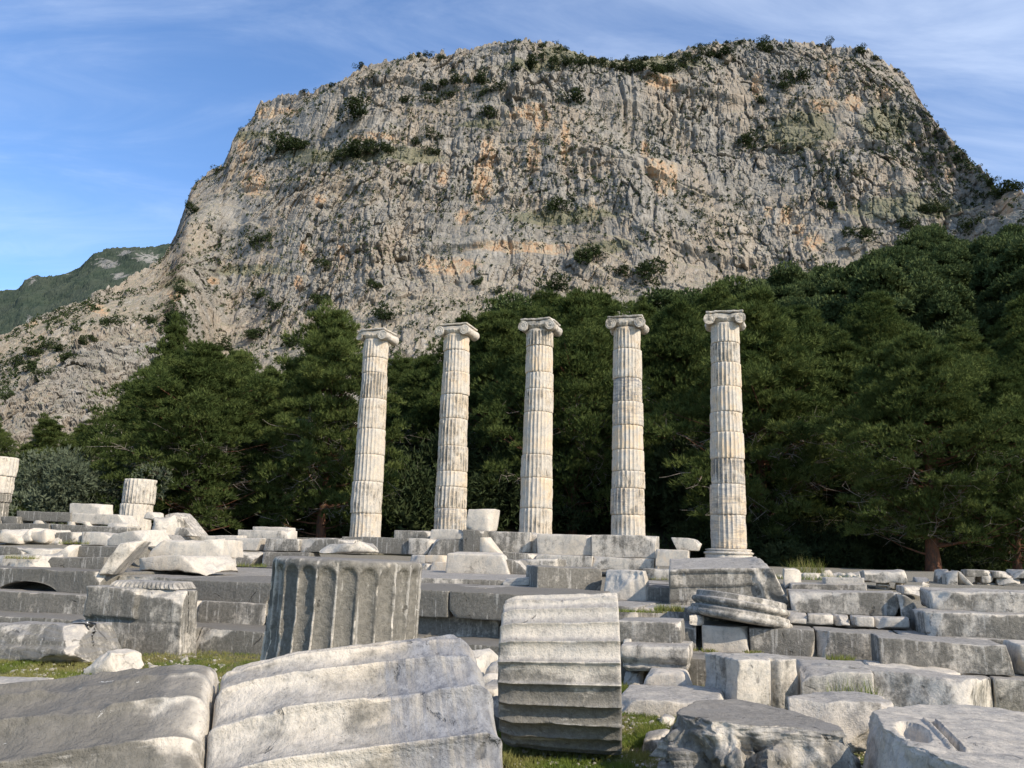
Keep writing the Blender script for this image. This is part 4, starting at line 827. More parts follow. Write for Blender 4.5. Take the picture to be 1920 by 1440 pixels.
S('stone_block', 'yellowish ashlar block right of the footing course', st, ((1229, 1029), (1291, 1032), (1289, 1063), (1229, 1060)), R=21.6, dark=.05, warm=.9, depth=.6)
S('rock', 'white trapezoid stone lying on the yellowish ashlar block', 'rock', ((1258, 1007), (1318, 1011), (1309, 1031), (1270, 1030)), R=21.8, dark=.35, depth=.5, ncut=1, chip=.02)
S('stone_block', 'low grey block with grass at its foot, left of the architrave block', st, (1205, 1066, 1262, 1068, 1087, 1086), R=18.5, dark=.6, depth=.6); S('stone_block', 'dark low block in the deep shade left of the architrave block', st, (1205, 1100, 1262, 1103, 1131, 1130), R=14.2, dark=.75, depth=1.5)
S('brick_block', 'row of reddish yellow bricks under the dark prism block', 'bricks', (797, 1041, 836, 1042, 1055, 1054), R=22.0, dark=.0, warm=1., depth=.5, chip=.02); S('stone_block', 'yellow crumbly stone below the reddish bricks', st, (806, 1054, 838, 1054, 1076, 1075), R=20.8, dark=.12, warm=1., depth=.6)
S('stone_block', 'white broken block left of the reddish bricks', st, (766, 1040, 797, 1041, 1057, 1056), R=22.0, dark=.1, depth=.5); S('stone_block', 'grey block left of the yellow crumbly stone', st, (784, 1056, 806, 1057, 1075, 1074), R=20.9, dark=.6, depth=.6)
S('rock', 'large pale slab propped upright on the platform, its right strip yellowish', 'rock', ((837, 1037), (942, 1040), (957, 1082), (834, 1077)), R=19.0, dark=.22, warm=.25, depth=.5, back_dz=.05, r0=.04, ncut=1, back_in=.05)
S('rock', 'dark wedge-shaped rock right of the propped pale slab', 'rock', ((946, 1049), (972, 1050), (1003, 1080), (952, 1081)), R=19.2, dark=.72, depth=.8, ncut=3, rough=.03)
S('stone_block', 'flat grey slab resting on rubble behind the dark hewn block', st, ((968, 1049), (1043, 1047), (1043, 1065), (1000, 1070)), R=19.8, dark=.6, depth=1.0)
S('rock', 'flat bluish-white slab on the paving left of the dark hewn block', 'rock', (942, 1085, 1006, 1083, 1098, 1096), R=15.0, dark=.1, vein=.6, depth=1.4, chip=.05)
S('rock', 'rounded grey hump just behind the top of the upright drum', 'rock', ((606, 1020), (676, 1018), (696, 1036), (584, 1034)), R=18.5, dark=.5, depth=.9, r0=.08, ncut=4, cutd=(.08, .2), rough=.03)
# ------------------------------------------------------------------ centre
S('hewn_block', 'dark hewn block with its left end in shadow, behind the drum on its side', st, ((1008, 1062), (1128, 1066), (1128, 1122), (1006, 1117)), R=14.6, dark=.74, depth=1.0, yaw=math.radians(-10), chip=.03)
def flute_right(n, w, d, at=0.3):
    def f(Q, h, fresh):
        m = (Q[:, 1] < -h[1] * .3) & (Q[:, 0] > h[0] * at); a = ((Q[:, 0] / w) % 1) - .5; Q = Q.copy()
        Q[:, 1] += np.where(m, d * np.sqrt(np.clip(1 - (a / .45) ** 2, 0, 1)), 0); return Q
    return f
S('fluted_fragment', 'white fluted fragment with broken faces beside the dark hewn block', 'column fragment', ((1129, 1068), (1206, 1071), (1213, 1127), (1129, 1120)), R=14.1, dark=.1, depth=.8, fn=flute_right(4, .12, .03), ncut=4, cutd=(.06, .2), chip=.06, step=.035)
def fascia(Q, h, fresh):
    m = (Q[:, 1] < 0); w = Q[:, 2] / h[2]; Q = Q.copy(); band = np.where(w > .78, 0, np.where(w > .10, .035, np.where(w > -.7, .07, .10)))
    Q[:, 1] += np.where(m & (Q[:, 0] < h[0] * .62), band, 0) * 1.0; 
    rgt = np.clip((Q[:, 0] - h[0] * .62) / .05, 0, 1); Q[:, 1] -= rgt * m * (fbm(Q * 5, 3) - .5) * .16; Q[:, 2] += np.clip(Q[:, 0] - h[0] * .62, 0, 9) * (fbm(Q * 4 + 3, 2) - .5) * .5
    return Q
S('architrave_block', 'large architrave block with two smooth bands and a rough broken right end', 'architrave block', ((1256, 1068), (1446, 1064), (1482, 1132), (1256, 1137)), R=13.7, dark=.55, depth=1.3, back_dz=.16, back_in=.03, fn=fascia, yaw=math.radians(9), step=.03, chip=.05, ncut=1, cutd=(.05, .1), cuts=[((.75, -.1, .65), 1.06, .1)])
S('stone_block', 'grey slab with a broken stepped right end, above the moulded block', st, ((1155, 1163), (1274, 1166), (1278, 1204), (1160, 1200)), R=10.9, dark=.62, depth=.6, cuts=[((.8, -.1, .6), .50, .1)], chip=.04, ncut=1)
def moulding(Q, h, fresh):
    w = Q[:, 2] / h[2]; p = np.interp(w, [-1, -.72, -.70, -.55, -.5, -.12, 0, .1, .8, 1], [.10, .10, .05, .06, .10, .02, .03, 0, .0, .03])
    Q = Q.copy(); m = Q[:, 1] < h[1] * .2; Q[:, 1] += p * m * 1.0; Q[:, 0] -= np.sign(Q[:, 0]) * np.clip(np.abs(Q[:, 0]) - h[0] * .7, 0, .3) * p * 2.2; return Q
S('moulded_block', 'moulded block with rounded profile resting on a rough pedestal stone', 'moulded block', ((1163, 1208), (1292, 1213), (1292, 1260), (1163, 1257)), R=10.55, dark=.45, depth=.7, fn=moulding, step=.025, chip=.03, ncut=1, cutd=(.03, .06))
S('rock', 'pale pedestal stone with sloping sides under the moulded block', 'rock', ((1212, 1260), (1282, 1262), (1300, 1310), (1198, 1308)), z=0.0, dark=.22, warm=.2, depth=.5, ncut=2, r0=.04)
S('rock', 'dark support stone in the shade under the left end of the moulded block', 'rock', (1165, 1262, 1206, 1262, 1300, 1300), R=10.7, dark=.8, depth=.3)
for k, (a, b, t, c) in enumerate([(1165, 1180, 1200, 1209), (1244, 1259, 1205, 1214), (1226, 1232, 1203, 1211)]):
    S('prop_stone', ['small rounded prop stone', 'small square yellowish prop stone', 'tiny grey prop stone'][k] + ' between the slab and the moulded block', 'stone', (a, t, b, t, c, c), R=10.7, dark=.2, depth=.3)
# round base
def tilt_obj(o, ax, ang): o.rotation_euler[ax] = ang
bp = at_y(1386, 1150, row_y(1386, 12.6)); 
Vb, Fb, Ab = lathe([(0, 0), (.50, 0), (.66, .01), (.70, .05), (.69, .09), (.655, .11), (.66, .125), (.645, .15), (.60, .155), (.595, .175), (.63, .185), (.655, .215), (.65, .25), (.61, .27), (.60, .275), (.60, .33), (.585, .345), (.3, .345), (0, .345)], 240, 5, .002, .004)
ob = link('round_base', mesh_np('round_base', Vb, Fb, [MARBLE], True, Ab), None, (bp[0], bp[1] + .05, .66)); ob.color = (.55, .15, 0, 1); ob.rotation_euler = (math.radians(-3), math.radians(8.5), 0); tag(ob, 'round moulded column base lying tilted in front of the architrave block', 'column base'); BASE_OBJ = ob
S('prop_stone', 'grey support stone under the left side of the round column base', 'stone', (1292, 1154, 1318, 1156, 1172, 1171), R=12.0, dark=.45, depth=.4)
# ------------------------------------------------------------------ right
S('stone_block', 'long grey block with a dark broken left end, behind the row of small kerb stones', st, ((1478, 1108), (1690, 1112), (1692, 1154), (1484, 1146)), R=13.6, dark=.55, depth=1.0, cuts=[((-.8, -.55, -.25), .92, .12)], ncut=2)
S('rock', 'dark shaded rock tipped against the right end of the long grey block', 'rock', ((1682, 1114), (1712, 1124), (1738, 1168), (1694, 1160)), R=13.4, dark=.7, depth=.8, ncut=4, rough=.04)
GK = 'kerb stones on the middle step'
for k, (a, b, y) in enumerate([(1478, 1514, 1150), (1515, 1562, 1152), (1563, 1594, 1154), (1598, 1640, 1156), (1641, 1706, 1158)]):
    S('kerb_stone', ['first kerb stone from the left, next to the round base', 'second kerb stone from the left, with a straight joint', 'third and shortest kerb stone from the left', 'fourth kerb stone from the left, after a gap', 'rightmost kerb stone, partly in shadow'][k], 'kerb stone', (a, y, b, y + 1, y + 17, y + 15), R=12.95, dark=.38, depth=.4, group=GK, chip=.05)
S('stepped_moulding', 'stepped moulding slab, lower tier, on the right behind the long grey block', 'moulded block', (1482, 1095, 1625, 1095, 1110, 1108), R=15.6, dark=.55, depth=.9, chip=.02, ncut=0)
S('stepped_moulding', 'stepped moulding slab, upper tier, on the right behind the long grey block', 'moulded block', (1548, 1083, 1621, 1083, 1096, 1096), R=15.8, dark=.35, depth=.7, chip=.02, ncut=0)
S('rock', 'rough block with one dark and two pale facets on small props, before the pine shade', 'rock', ((1621, 1070), (1698, 1072), (1700, 1091), (1624, 1090)), R=17.0, dark=.4, depth=.7, ncut=3, chip=.1, rough=.03)
for k, (a, b, t, c) in enumerate([(1644, 1670, 1091, 1098), (1646, 1674, 1098, 1107), (1682, 1697, 1093, 1103), (1624, 1640, 1094, 1104)]):
    S('prop_stone', ['yellowish upper prop stone', 'pale lower prop stone', 'light right prop stone', 'dark left prop stone'][k] + ' under the three-faceted rough block', 'stone', (a, t, b, t, c, c), R=17.1, dark=[.05, .15, .1, .8][k], warm=.4, depth=.3, ncut=3)
S('rock', 'flat grey slab between the props and the upright pale lump', 'rock', (1694, 1100, 1737, 1100, 1113, 1112), R=15.5, dark=.5, depth=.8, ncut=3); S('rock', 'upright pale lump left of the upper long broken block', 'rock', ((1732, 1095), (1748, 1096), (1752, 1115), (1729, 1113)), R=14.8, dark=.1, depth=.4, ncut=3)
S('stone_block', 'uppermost of the two long broken blocks stacked at the right', st, ((1746, 1106), (1990, 1112), (1990, 1160), (1748, 1142)), R=13.1, dark=.45, depth=.9, cuts=[((-.7, -.4, -.6), .98, .12)], chip=.09, rough=.02, ncut=2, r0=.04)
S('stone_block', 'lower of the two long broken blocks stacked at the right, broken left end in shade', st, ((1734, 1146), (2000, 1158), (2000, 1214), (1738, 1192)), R=12.35, dark=.55, depth=1.1, cuts=[((-.6, -.5, -.6), 1.02, .12)], chip=.08, rough=.02, ncut=2, r0=.04)
S('stone_block', 'long clean-faced block with a ragged left end, lying on the lowest step', st, ((1646, 1196), (1886, 1211), (1904, 1264), (1652, 1254)), R=11.15, dark=.64, depth=.75, cuts=[((-.8, -.5, -.25), 1.02, .1), ((.85, -.2, .5), 1.05, .05)], chip=.05, ncut=1)
S('stone_block', 'pale block end at the right edge beside the long clean-faced block', st, ((1912, 1208), (2010, 1214), (2010, 1268), (1912, 1262)), R=11.3, dark=.25, depth=.7)
def fluteside(Q, h, fresh):
    Q = Q.copy(); m = Q[:, 0] < -h[0] * .5; a = ((Q[:, 1] / .11) % 1) - .5; Q[:, 0] += np.where(m, .03 * np.sqrt(np.clip(1 - (a / .45) ** 2, 0, 1)), 0)
    g = np.exp(-((Q[:, 0] - h[0] * .22) / .03) ** 2) * (Q[:, 1] < -h[1] * .3); Q[:, 1] += g * .12; return Q
S('fluted_fragment', 'upright stone with a vertical groove in its face, left end of the front right row', 'column fragment', ((1384, 1241), (1497, 1238), (1500, 1330), (1384, 1330)), z=.02, dark=.38, depth=.7, yaw=math.radians(-16), fn=fluteside, step=.025, chip=.05, rough=.02, ncut=1)
S('stone_block', 'low grey block with a slanting white top edge in the front right row', st, ((1500, 1254), (1640, 1262), (1640, 1330), (1500, 1326)), R=9.75, dark=.42, depth=1.0, chip=.07)
S('stone_block', 'white block with a rough pale face in the front right row', st, ((1634, 1253), (1812, 1266), (1812, 1334), (1634, 1326)), z=.0, R=None, dark=.06, depth=.8, chip=.10, rough=.025, ncut=1, warm=.15)
S('stone_block', 'block turned sideways, its shaded end towards the view, right end of the front row', st, ((1812, 1272), (1882, 1266), (1880, 1345), (1810, 1342)), Y=8.9, dark=.45, depth=1.5, yaw=math.radians(-52), rough=.03, chip=.06)
S('rock', 'speckled grey wedge rock between the two big foreground boulders', 'rock', ((1478, 1306), (1668, 1321), (1652, 1416), (1486, 1412)), Y=6.75, dark=.45, depth=.7, rough=.03, chip=.08, ncut=4, cutd=(.04, .12), lean=.1)
# foreground boulders from their top outlines
def boulder(name, label, top, zt, zb, dark, flare=.06, cat='boulder', fn=None, step=.02, extra_cuts=(), tilt=(0, 0), **kw):
    P = np.array([at_z(x, y, zt)[:2] for x, y in top]); c = P.mean(0); lo, hi = P.min(0), P.max(0); h = np.array([(hi[0] - lo[0]) / 2 + flare, (hi[1] - lo[1]) / 2 + flare, (zt - zb) / 2]); m = np.array([(lo[0] + hi[0]) / 2, (lo[1] + hi[1]) / 2])
    cuts = []
    for i in range(len(P)):
        a, b = P[i] - m, P[(i + 1) % len(P)] - m; e = b - a; n = np.array([e[1], -e[0]]); n = n / np.linalg.norm(n)
        if n @ (a - (c - m)) < 0: n = -n
        sl = flare / (2 * h[2]) * 1.6; nn = np.array([n[0], n[1], sl]); L = np.linalg.norm(nn); cuts.append((nn / L, (n @ a + sl * h[2]) / L, .05))
    seed = hseed(label); Q, F, fresh = stone_local(h, seed, step, cuts=cuts + list(extra_cuts), fn=fn, **kw)
    fr = fresh * .35
    V = Q + np.array([0, 0, h[2]]); V[:, 2] += (tilt[0] * Q[:, 0] + tilt[1] * Q[:, 1]) * (Q[:, 2] > -h[2] * .5)
    o = link(name, mesh_np(name, V, F, [MARBLE], True, {'fresh': fr}), None, (m[0], m[1], zb)); o.color = (dark, .1, .15, 1); tag(o, label, cat); ALL.append(o); return o
def facets(Q, h, fresh):
    Q = Q.copy(); side = np.clip((h[2] * .72 - Q[:, 2]) / .08, 0, 1); left = np.clip((h[0] * .45 - Q[:, 0]) / .3, .15, 1) * side
    a, b, t = cells(Q * np.array([4.2, 4.2, 3.4]) + 3.3); a2, b2, t2 = cells(Q * 9 + 7.7); d = ((a - .35) * .15 + t * .42 + (a2 - .5) * .03 + t2 * .10) * left
    r = Q / (h * np.array([1, 1, 3])); r /= np.maximum(np.linalg.norm(r, axis=1, keepdims=True), .2); return Q - r * d[:, None]
boulder('boulder', 'big five-sided grey boulder with a flat top, front right between the drum and the slab', [(1252, 1347), (1300, 1318), (1376, 1311), (1472, 1326), (1576, 1360), (1602, 1386), (1427, 1374), (1330, 1352)], .46, -.12, .74, .10, step=.014, chip=.03, rough=.012, ncut=0, fn=facets, extra_cuts=[((-.55, -.65, -.5), .60, .09), ((.1, -.8, -.6), .50, .08)])
HOLE = at_z(1712, 1374, .5); CH0 = at_z(1745, 1356, .5); CH1 = at_z(1800, 1406, .5)
SL = [(1634, 1335), (1724, 1319), (1812, 1320), (1960, 1336), (2100, 1392), (2060, 1500), (1860, 1450), (1702, 1398), (1664, 1370)]
_P = np.array([at_z(x, y, .5)[:2] for x, y in SL]); _m = np.array([(_P[:, 0].min() + _P[:, 0].max()) / 2, (_P[:, 1].min() + _P[:, 1].max()) / 2])
def carve(Q, h, fresh):
    Q = Q.copy(); top = Q[:, 2] > h[2] * .5; d = (HOLE[:2] - _m); e = unit((CH1 - CH0)[:2]); q = Q[:, :2] - d; a = q @ e; b = q @ np.array([-e[1], e[0]])
    pit = np.clip(1 - (a / .27) ** 2 - (b / .085) ** 2 + (fbm(Q * 9, 3) - .5) * .9, 0, 1) ** .5; Q[:, 2] -= pit * .13 * top
    q = Q[:, :2] - (CH0[:2] - _m); L = np.linalg.norm((CH1 - CH0)[:2]); a = q @ e; b = q @ np.array([-e[1], e[0]]); on = (a > -.02) & (a < L) & top
    Q[:, 2] += on * (-.05 * np.exp(-(np.clip(np.abs(b) - .012, 0, 1) / .010) ** 4) + .022 * np.exp(-((np.abs(b) - .034) / .010) ** 2))
    return Q
boulder('stone_slab', 'large rounded slab at the lower right corner with a carved channel and a rough hole', SL, .5, -.1, .30, .08, 'stone slab', fn=carve, step=.012, chip=.03, rough=.012, ncut=0)
# ------------------------------------------------------------------ left foreground
def eggs(Q, h, fresh):
    Q = Q.copy(); m = (Q[:, 1] < -h[1] * .2); w = Q[:, 2] / h[2]; ix = np.clip((Q[:, 0] / .075) % 1 - .5, -.5, .5)
    Q[:, 1] += np.where(m, (1 + w) * h[2] * .8 - .02 * np.sqrt(np.clip(1 - (ix / .36) ** 2 - ((w) / .8) ** 2, 0, 1)), 0); Q[:, 0] *= 1 - .06 * (w + 1) / 2; return Q
def gface(Q, h, fresh):
    Q = Q.copy(); m = Q[:, 1] < -h[1] * .2; w = Q[:, 2] / h[2]; lip = (w > .12) & (Q[:, 0] < h[0] * .12 + .1 * (vn(Q * 6) - .5)); Q[:, 1] += np.where(m & ~lip, .045, 0); Q[:, 1] += np.where(m & (w < .12), .02 * np.exp(-((w - .02) / .03) ** 2), 0); return Q
gb = S('carved_block', 'big weathered block with a carved egg border on top, standing in the grass', 'carved block', ((160, 1098), (338, 1106), (335, 1228), (148, 1216)), z=.0, dark=.66, depth=.42, chip=.10, r0=.03, fn=gface, step=.028, ncut=1, cutd=(.04, .09), sink=.1, cuts=[((-.8, -.4, .45), 1.02, .05)], back_in=.0)
K = quad_corners(((204, 1088), (322, 1092), (328, 1106), (202, 1102)), Y=float(gb.location[1]) - .12, depth=.5, yaw=TEMPLE); K = np.array(K)
zsh = (max(v.co.z for v in gb.data.vertices) + gb.location[2]) - K[:, :, 0, 2].mean() - .012; K[:, :, :, 2] += zsh * 0
ec = place_stone('egg_border', None, None, K, dark=.55, parent=gb, fn=eggs, step=.012, chip=.01, ncut=0, rough=.002)
def brokenmould(Q, h, fresh):
    w = Q[:, 2] / h[2]; Q = Q.copy(); m = Q[:, 1] < 0; Q[:, 1] += np.where(m, np.interp(w, [-1, -.1, -.05, .3, .6, 1], [0, .0, .06, .07, .12, .2]), 0); return Q
S('moulded_block', 'broken moulded stone sunk in the grass at the left edge', 'moulded block', ((-60, 1172), (112, 1176), (136, 1250), (-60, 1240)), z=-.02, dark=.62, vein=.4, depth=.9, fn=brokenmould, ncut=3, cutd=(.05, .16), chip=.06, rough=.02, step=.03)
S('rock', 'small rough white rock in the grass in front of the carved block', 'rock', ((164, 1218), (224, 1232), (236, 1270), (158, 1272)), z=-.02, dark=.2, depth=.4, rough=.03, ncut=6, cutd=(.04, .12), chip=.1, step=.02)
S('rock', 'flat pale stone half buried at the left edge', 'rock', ((-60, 1278), (50, 1280), (40, 1296), (-60, 1300)), Y=8.6, dark=.3, depth=.35, ncut=2)
GQ = 'rubble between the foreground drums'
for k, (q, Yd, dk, lb) in enumerate([(((866, 1222), (900, 1232), (902, 1262), (864, 1258)), 9.6, .05, 'cream rock at the top left of the rubble between the foreground drums'),
    (((888, 1216), (918, 1222), (922, 1248), (896, 1246)), 10.0, .05, 'round white rock at the top of the rubble between the foreground drums'),
    (((904, 1246), (950, 1245), (950, 1284), (900, 1282)), 9.2, .3, 'grey rounded rock in the middle of the rubble between the foreground drums'),
    (((898, 1272), (945, 1276), (945, 1294), (898, 1292)), 8.6, .05, 'flat white rock below the grey rounded one, between the foreground drums'),
    (((890, 1286), (948, 1288), (948, 1326), (886, 1322)), 8.2, .5, 'grey layered rock near the bottom of the rubble between the foreground drums'),
    (((880, 1316), (950, 1318), (950, 1368), (876, 1364)), 7.4, .85, 'dark rock in the shade at the bottom of the rubble between the foreground drums'),
    (((840, 1248), (880, 1256), (880, 1290), (850, 1288)), 8.9, .3, 'rock mostly hidden behind the pale foreground drum')]):
    S('rock', lb, 'rock', q, Y=Yd, dark=dk, depth=.45, r0=.06, chip=.12, rough=.02, ncut=5, cutd=(.03, .09), group=GQ, sink=.25)
S('stone_slab', 'flat grey slab level with the grass, right of the drum on its side', 'stone slab', ((1150, 1312), (1345, 1318), (1370, 1345), (1140, 1342)), z=.0, dark=.4, depth=1.1, sink=.1, ncut=3, chip=.04, rough=.015)
for k, (q, lb) in enumerate([(((1205, 1384), (1262, 1380), (1268, 1420), (1200, 1424)), 'dark low rock in the grass left of the five-sided boulder'), (((1180, 1420), (1250, 1418), (1262, 1445), (1176, 1446)), 'second dark low rock nearer the bottom edge, left of the five-sided boulder'), (((1236, 1350), (1262, 1352), (1266, 1372), (1232, 1372)), 'small pale stone touching the five-sided boulder')]):
    S('rock', lb, 'rock', q, z=-.03, dark=.6, depth=.35, rough=.03, ncut=5, chip=.08, r0=.04)

# ------------------------------------------------------------------ big fallen and upright drums
def place_drum(V, F, at, label, loc, M, col, cat='column drum'):
    me = mesh_np('column_drum', V, F, [MARBLE], True, at); o = link('column_drum', me, None, loc); o.rotation_euler = M.to_euler(); o.color = (*col, 1); tag(o, label, cat); ALL.append(o); return o
def axis_matrix(ax, roll=0.):
    q = Vector(ax).to_track_quat('Z', 'X').to_matrix(); return q @ Matrix.Rotation(roll, 3, 'Z')
# A: pale drum lying in front
def wearA(A, Z): return .62 + .38 * np.clip((Z - .10) / .25, 0, 1)
L = .79
def erA(A, Z, n, big): return np.clip(.22 - Z, 0, 1) * (.10 + .35 * np.clip(n - .35, 0, 1)) + np.clip(.05 - (L - Z), 0, 1) * .9
V, F, A_ = fluted(.60, .618, L, 24, .046, 18, 150, .008, 3, .475, wear=wearA, rough=.005, rim=.03, erode=erA)
zc = V[:, 2]; A_['blue'] = np.clip((zc - .50 + .03 * np.sin(np.arctan2(V[:, 1], V[:, 0]) * 3) + .16 * (fbm(V * 5, 4) - .5)) / .035, 0, 1); A_['darkening'] = A_['darkening'] * .2
yawA = math.radians(11.5); tiltA = math.radians(5.2); axA = np.array([math.cos(yawA) * math.cos(tiltA), math.sin(yawA) * math.cos(tiltA), math.sin(tiltA)])
endR = np.array([-.05, 2.86, .625]); startA = endR - axA * L
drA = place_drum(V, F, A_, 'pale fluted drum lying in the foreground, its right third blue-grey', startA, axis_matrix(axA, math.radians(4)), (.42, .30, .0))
# B: dark worn drum to its left
LB = .92
def erB(A, Z, n, big): return .035 * np.clip(big * 2 - .8, 0, 1) + .10 * np.clip((.35 - Z) / .35, 0, 1) ** 2 + .05 * (1 - np.cos(A - 1.2)) * .3 + np.clip(Z - .8, 0, 1) * .1
V, F, A_ = fluted(.60, .60, LB, 24, .034, 16, 130, .014, 8, .47, wear=lambda A, Z: .75 + .25 * np.sin(Z * 5), rough=.010, rim=.06, erode=erB)
A_['fresh'] = np.maximum(A_['fresh'] * .25, np.clip((V[:, 2] - .74 + .3 * (fbm(V * 4, 3) - .5)) / .08, 0, 1) * .9)
yawB = math.radians(15); tiltB = math.radians(6.5); axB = np.array([math.cos(yawB) * math.cos(tiltB), math.sin(yawB) * math.cos(tiltB), math.sin(tiltB)]); endB = startA + np.array([-.02, .02, .02]); startB = endB - axB * LB
place_drum(V, F, A_, 'dark worn fluted drum lying at the lower left, its right end whitish', startB, axis_matrix(axB, math.radians(11)), (.88, .2, .0))
# C: drum on its side in the middle
V, F, A_ = fluted(.57, .60, .90, 24, .044, 16, 80, .007, 12, .475, rough=.004, rim=.015, flare=lambda Z: -.03 * np.clip((.10 - Z) / .1, 0, 1))
yawC = math.radians(6); tiltC = math.radians(1.5); axC = np.array([math.cos(yawC) * math.cos(tiltC), -math.sin(yawC) * math.cos(tiltC), math.sin(tiltC)])
cC = at_y(1053, 1100, 6.55); _z = (V @ np.array(axis_matrix(axC, math.radians(2))).T)[:, 2] + .12 * (fbm(V * 3, 3) - .5); A_['darkening'] = np.clip(.25 - _z * 3.2, 0, 1) * 1.1; A_['fresh'] = np.maximum(A_['fresh'] * .4, np.clip(_z * 1.8, 0, .5))  # colour runs darker towards the underside, paler towards the top
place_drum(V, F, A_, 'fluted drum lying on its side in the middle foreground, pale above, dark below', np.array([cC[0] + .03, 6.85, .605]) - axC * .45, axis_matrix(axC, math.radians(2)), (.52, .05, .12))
# D: upright drum
def flD(Z): return .13 * np.clip((.95 - Z) / .95, 0, 1) ** 1.6
HD = 1.44
V, F, A_ = fluted(.60, .60, HD, 24, .042, 16, 90, .012, 21, .46, cap_top=.05, flare=flD, rough=.007, rim=.035, nring=8, wear=None)
_d = fbm(V * [3, 3, 1.2], 3) - .5; A_['darkening'] = A_['darkening'] * .5 + np.clip((V[:, 0] + .35) * 1.1 + (V[:, 2] - .9) * .7 + _d * 2.2, -.5, .8); yD = 6.9; pD = at_y(645, 1040, yD)
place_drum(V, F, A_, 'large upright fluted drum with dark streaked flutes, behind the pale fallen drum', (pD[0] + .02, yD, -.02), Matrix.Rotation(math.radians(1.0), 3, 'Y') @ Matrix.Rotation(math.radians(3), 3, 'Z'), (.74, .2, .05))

# ------------------------------------------------------------------ the five standing columns
def capital(seed, brokenL=False, worn=0.):
    """bolsters along y (front to back), volute spirals on both ends, pad on top"""
    Vs, Fs, off = [], [], 0
    def addm(V, F):
        nonlocal off
        Vs.append(np.asarray(V, float)); Fs.append(np.asarray(F) + off); off += len(V)
    R, dx, hy = .205, .545, .58
    for sx in (-1, 1):
        if brokenL and sx < 0: Rr = R * .8
        else: Rr = R
        ys = np.linspace(-hy, hy, 26); prof = Rr * (1 - .34 * np.cos(ys / hy * math.pi / 2) ** 1.2) ; prof += .014 * np.sin(ys / hy * 9) ** 2 * (np.abs(ys) < hy * .8)
        nu = 44; th = np.arange(nu) / nu * 2 * math.pi
        V = np.stack([sx * dx + np.outer(np.cos(th), prof), np.tile(ys, (nu, 1)), -.02 + np.outer(np.sin(th), prof)], -1).reshape(-1, 3); addm(V, grid_faces(nu, 26, 0, True))
        for sy in (-1, 1):
            nr = 18; rr = np.linspace(0, 1, nr); T_, RR = np.meshgrid(th, rr, indexing='ij'); ph = (RR * 3.1 - sy * sx * T_ / (2 * math.pi)) % 1
            rel = .030 * np.sin(ph * math.pi) ** .7 * (RR > .17) * (RR < .97) + .035 * (RR < .13); rel = rel * (1 - worn * .6)
            V = np.stack([sx * dx + np.cos(T_) * RR * Rr, sy * (hy - .012 + rel), -.02 + np.sin(T_) * RR * Rr], -1).reshape(-1, 3); addm(V, grid_faces(nu, nr, 0, True))
    # channel block between the volutes, sagging line, and the abacus
    h = np.array([dx + .06, hy - .03, .085]); Q, F, fr = stone_local(h, seed, .05, .01, .01, .004, ncut=0); Q[:, 2] += .11 - .035 * (1 - (Q[:, 0] / h[0]) ** 2) * (Q[:, 2] < .1); addm(Q, F)
    h = np.array([.66, .60, .038]); Q, F, fr = stone_local(h, seed + 1, .05, .015, .03, .004, ncut=1); Q[:, 2] += .232; Q[:, :2] *= 1 - .05 * np.clip(-(Q[:, 2:3] - .24) * 10, 0, 1); addm(Q, F)
    # echinus with eggs
    prof = [(0, -.14), (.47, -.14), (.49, -.10), (.56, -.03), (.58, .02), (.55, .05), (0, .05)]; P, F, _ = lathe(prof, 144, seed); a = np.arctan2(P[:, 1], P[:, 0]); k = 1 + .03 * np.abs(np.sin(a * 12)) * (P[:, 2] > -.12) * (P[:, 2] < .03); P[:, :2] *= k[:, None]; addm(P, F)
    V = np.concatenate(Vs); n = np.stack([fbm(V * 6 + seed + 9 * k, 3) - .5 for k in range(3)], 1); V = V + n * (.03 + .07 * worn)
    if brokenL: 
        s = np.clip(-(V[:, 0] + .30) + (fbm(V * 4, 3) - .5) * .3, 0, 1); V[:, 2] -= s * .22 * (V[:, 2] > 0); V[:, 1] += s * .35 * (V[:, 1] < 0)
    return V, np.concatenate(Fs)
COLS = [ # base px, base y, px at top of shaft, shaft top y, joints, capital top y
 (684, 1006, 706, 640, [674, 702, 750, 806, 854, 904, 963], 616, 'leftmost of the five standing columns, its capital broken on the left', .12, .35),
 (843, 1004, 857, 631, [660, 701, 742, 787, 838, 885, 914, 954], 607, 'second standing column from the left, with both crisp spiral volutes', .15, .5),
 (1004, 1000, 1013, 622, [652, 701, 732, 775, 854, 897, 954], 600, 'middle one of the five standing columns, its capital dark in the centre', .10, .45),
 (1178, 1006, 1176, 618, [658, 712, 756, 800, 845, 885, 917, 966], 593, 'fourth standing column from the left, with a blue-grey banded drum', .08, .6),
 (1366, 1033, 1359, 610, [646, 683, 728, 775, 813, 862, 909, 966], 586, 'rightmost standing column, the only one showing its moulded round base', .10, .5)]
RC = None
u0 = ray(683, 1039); 
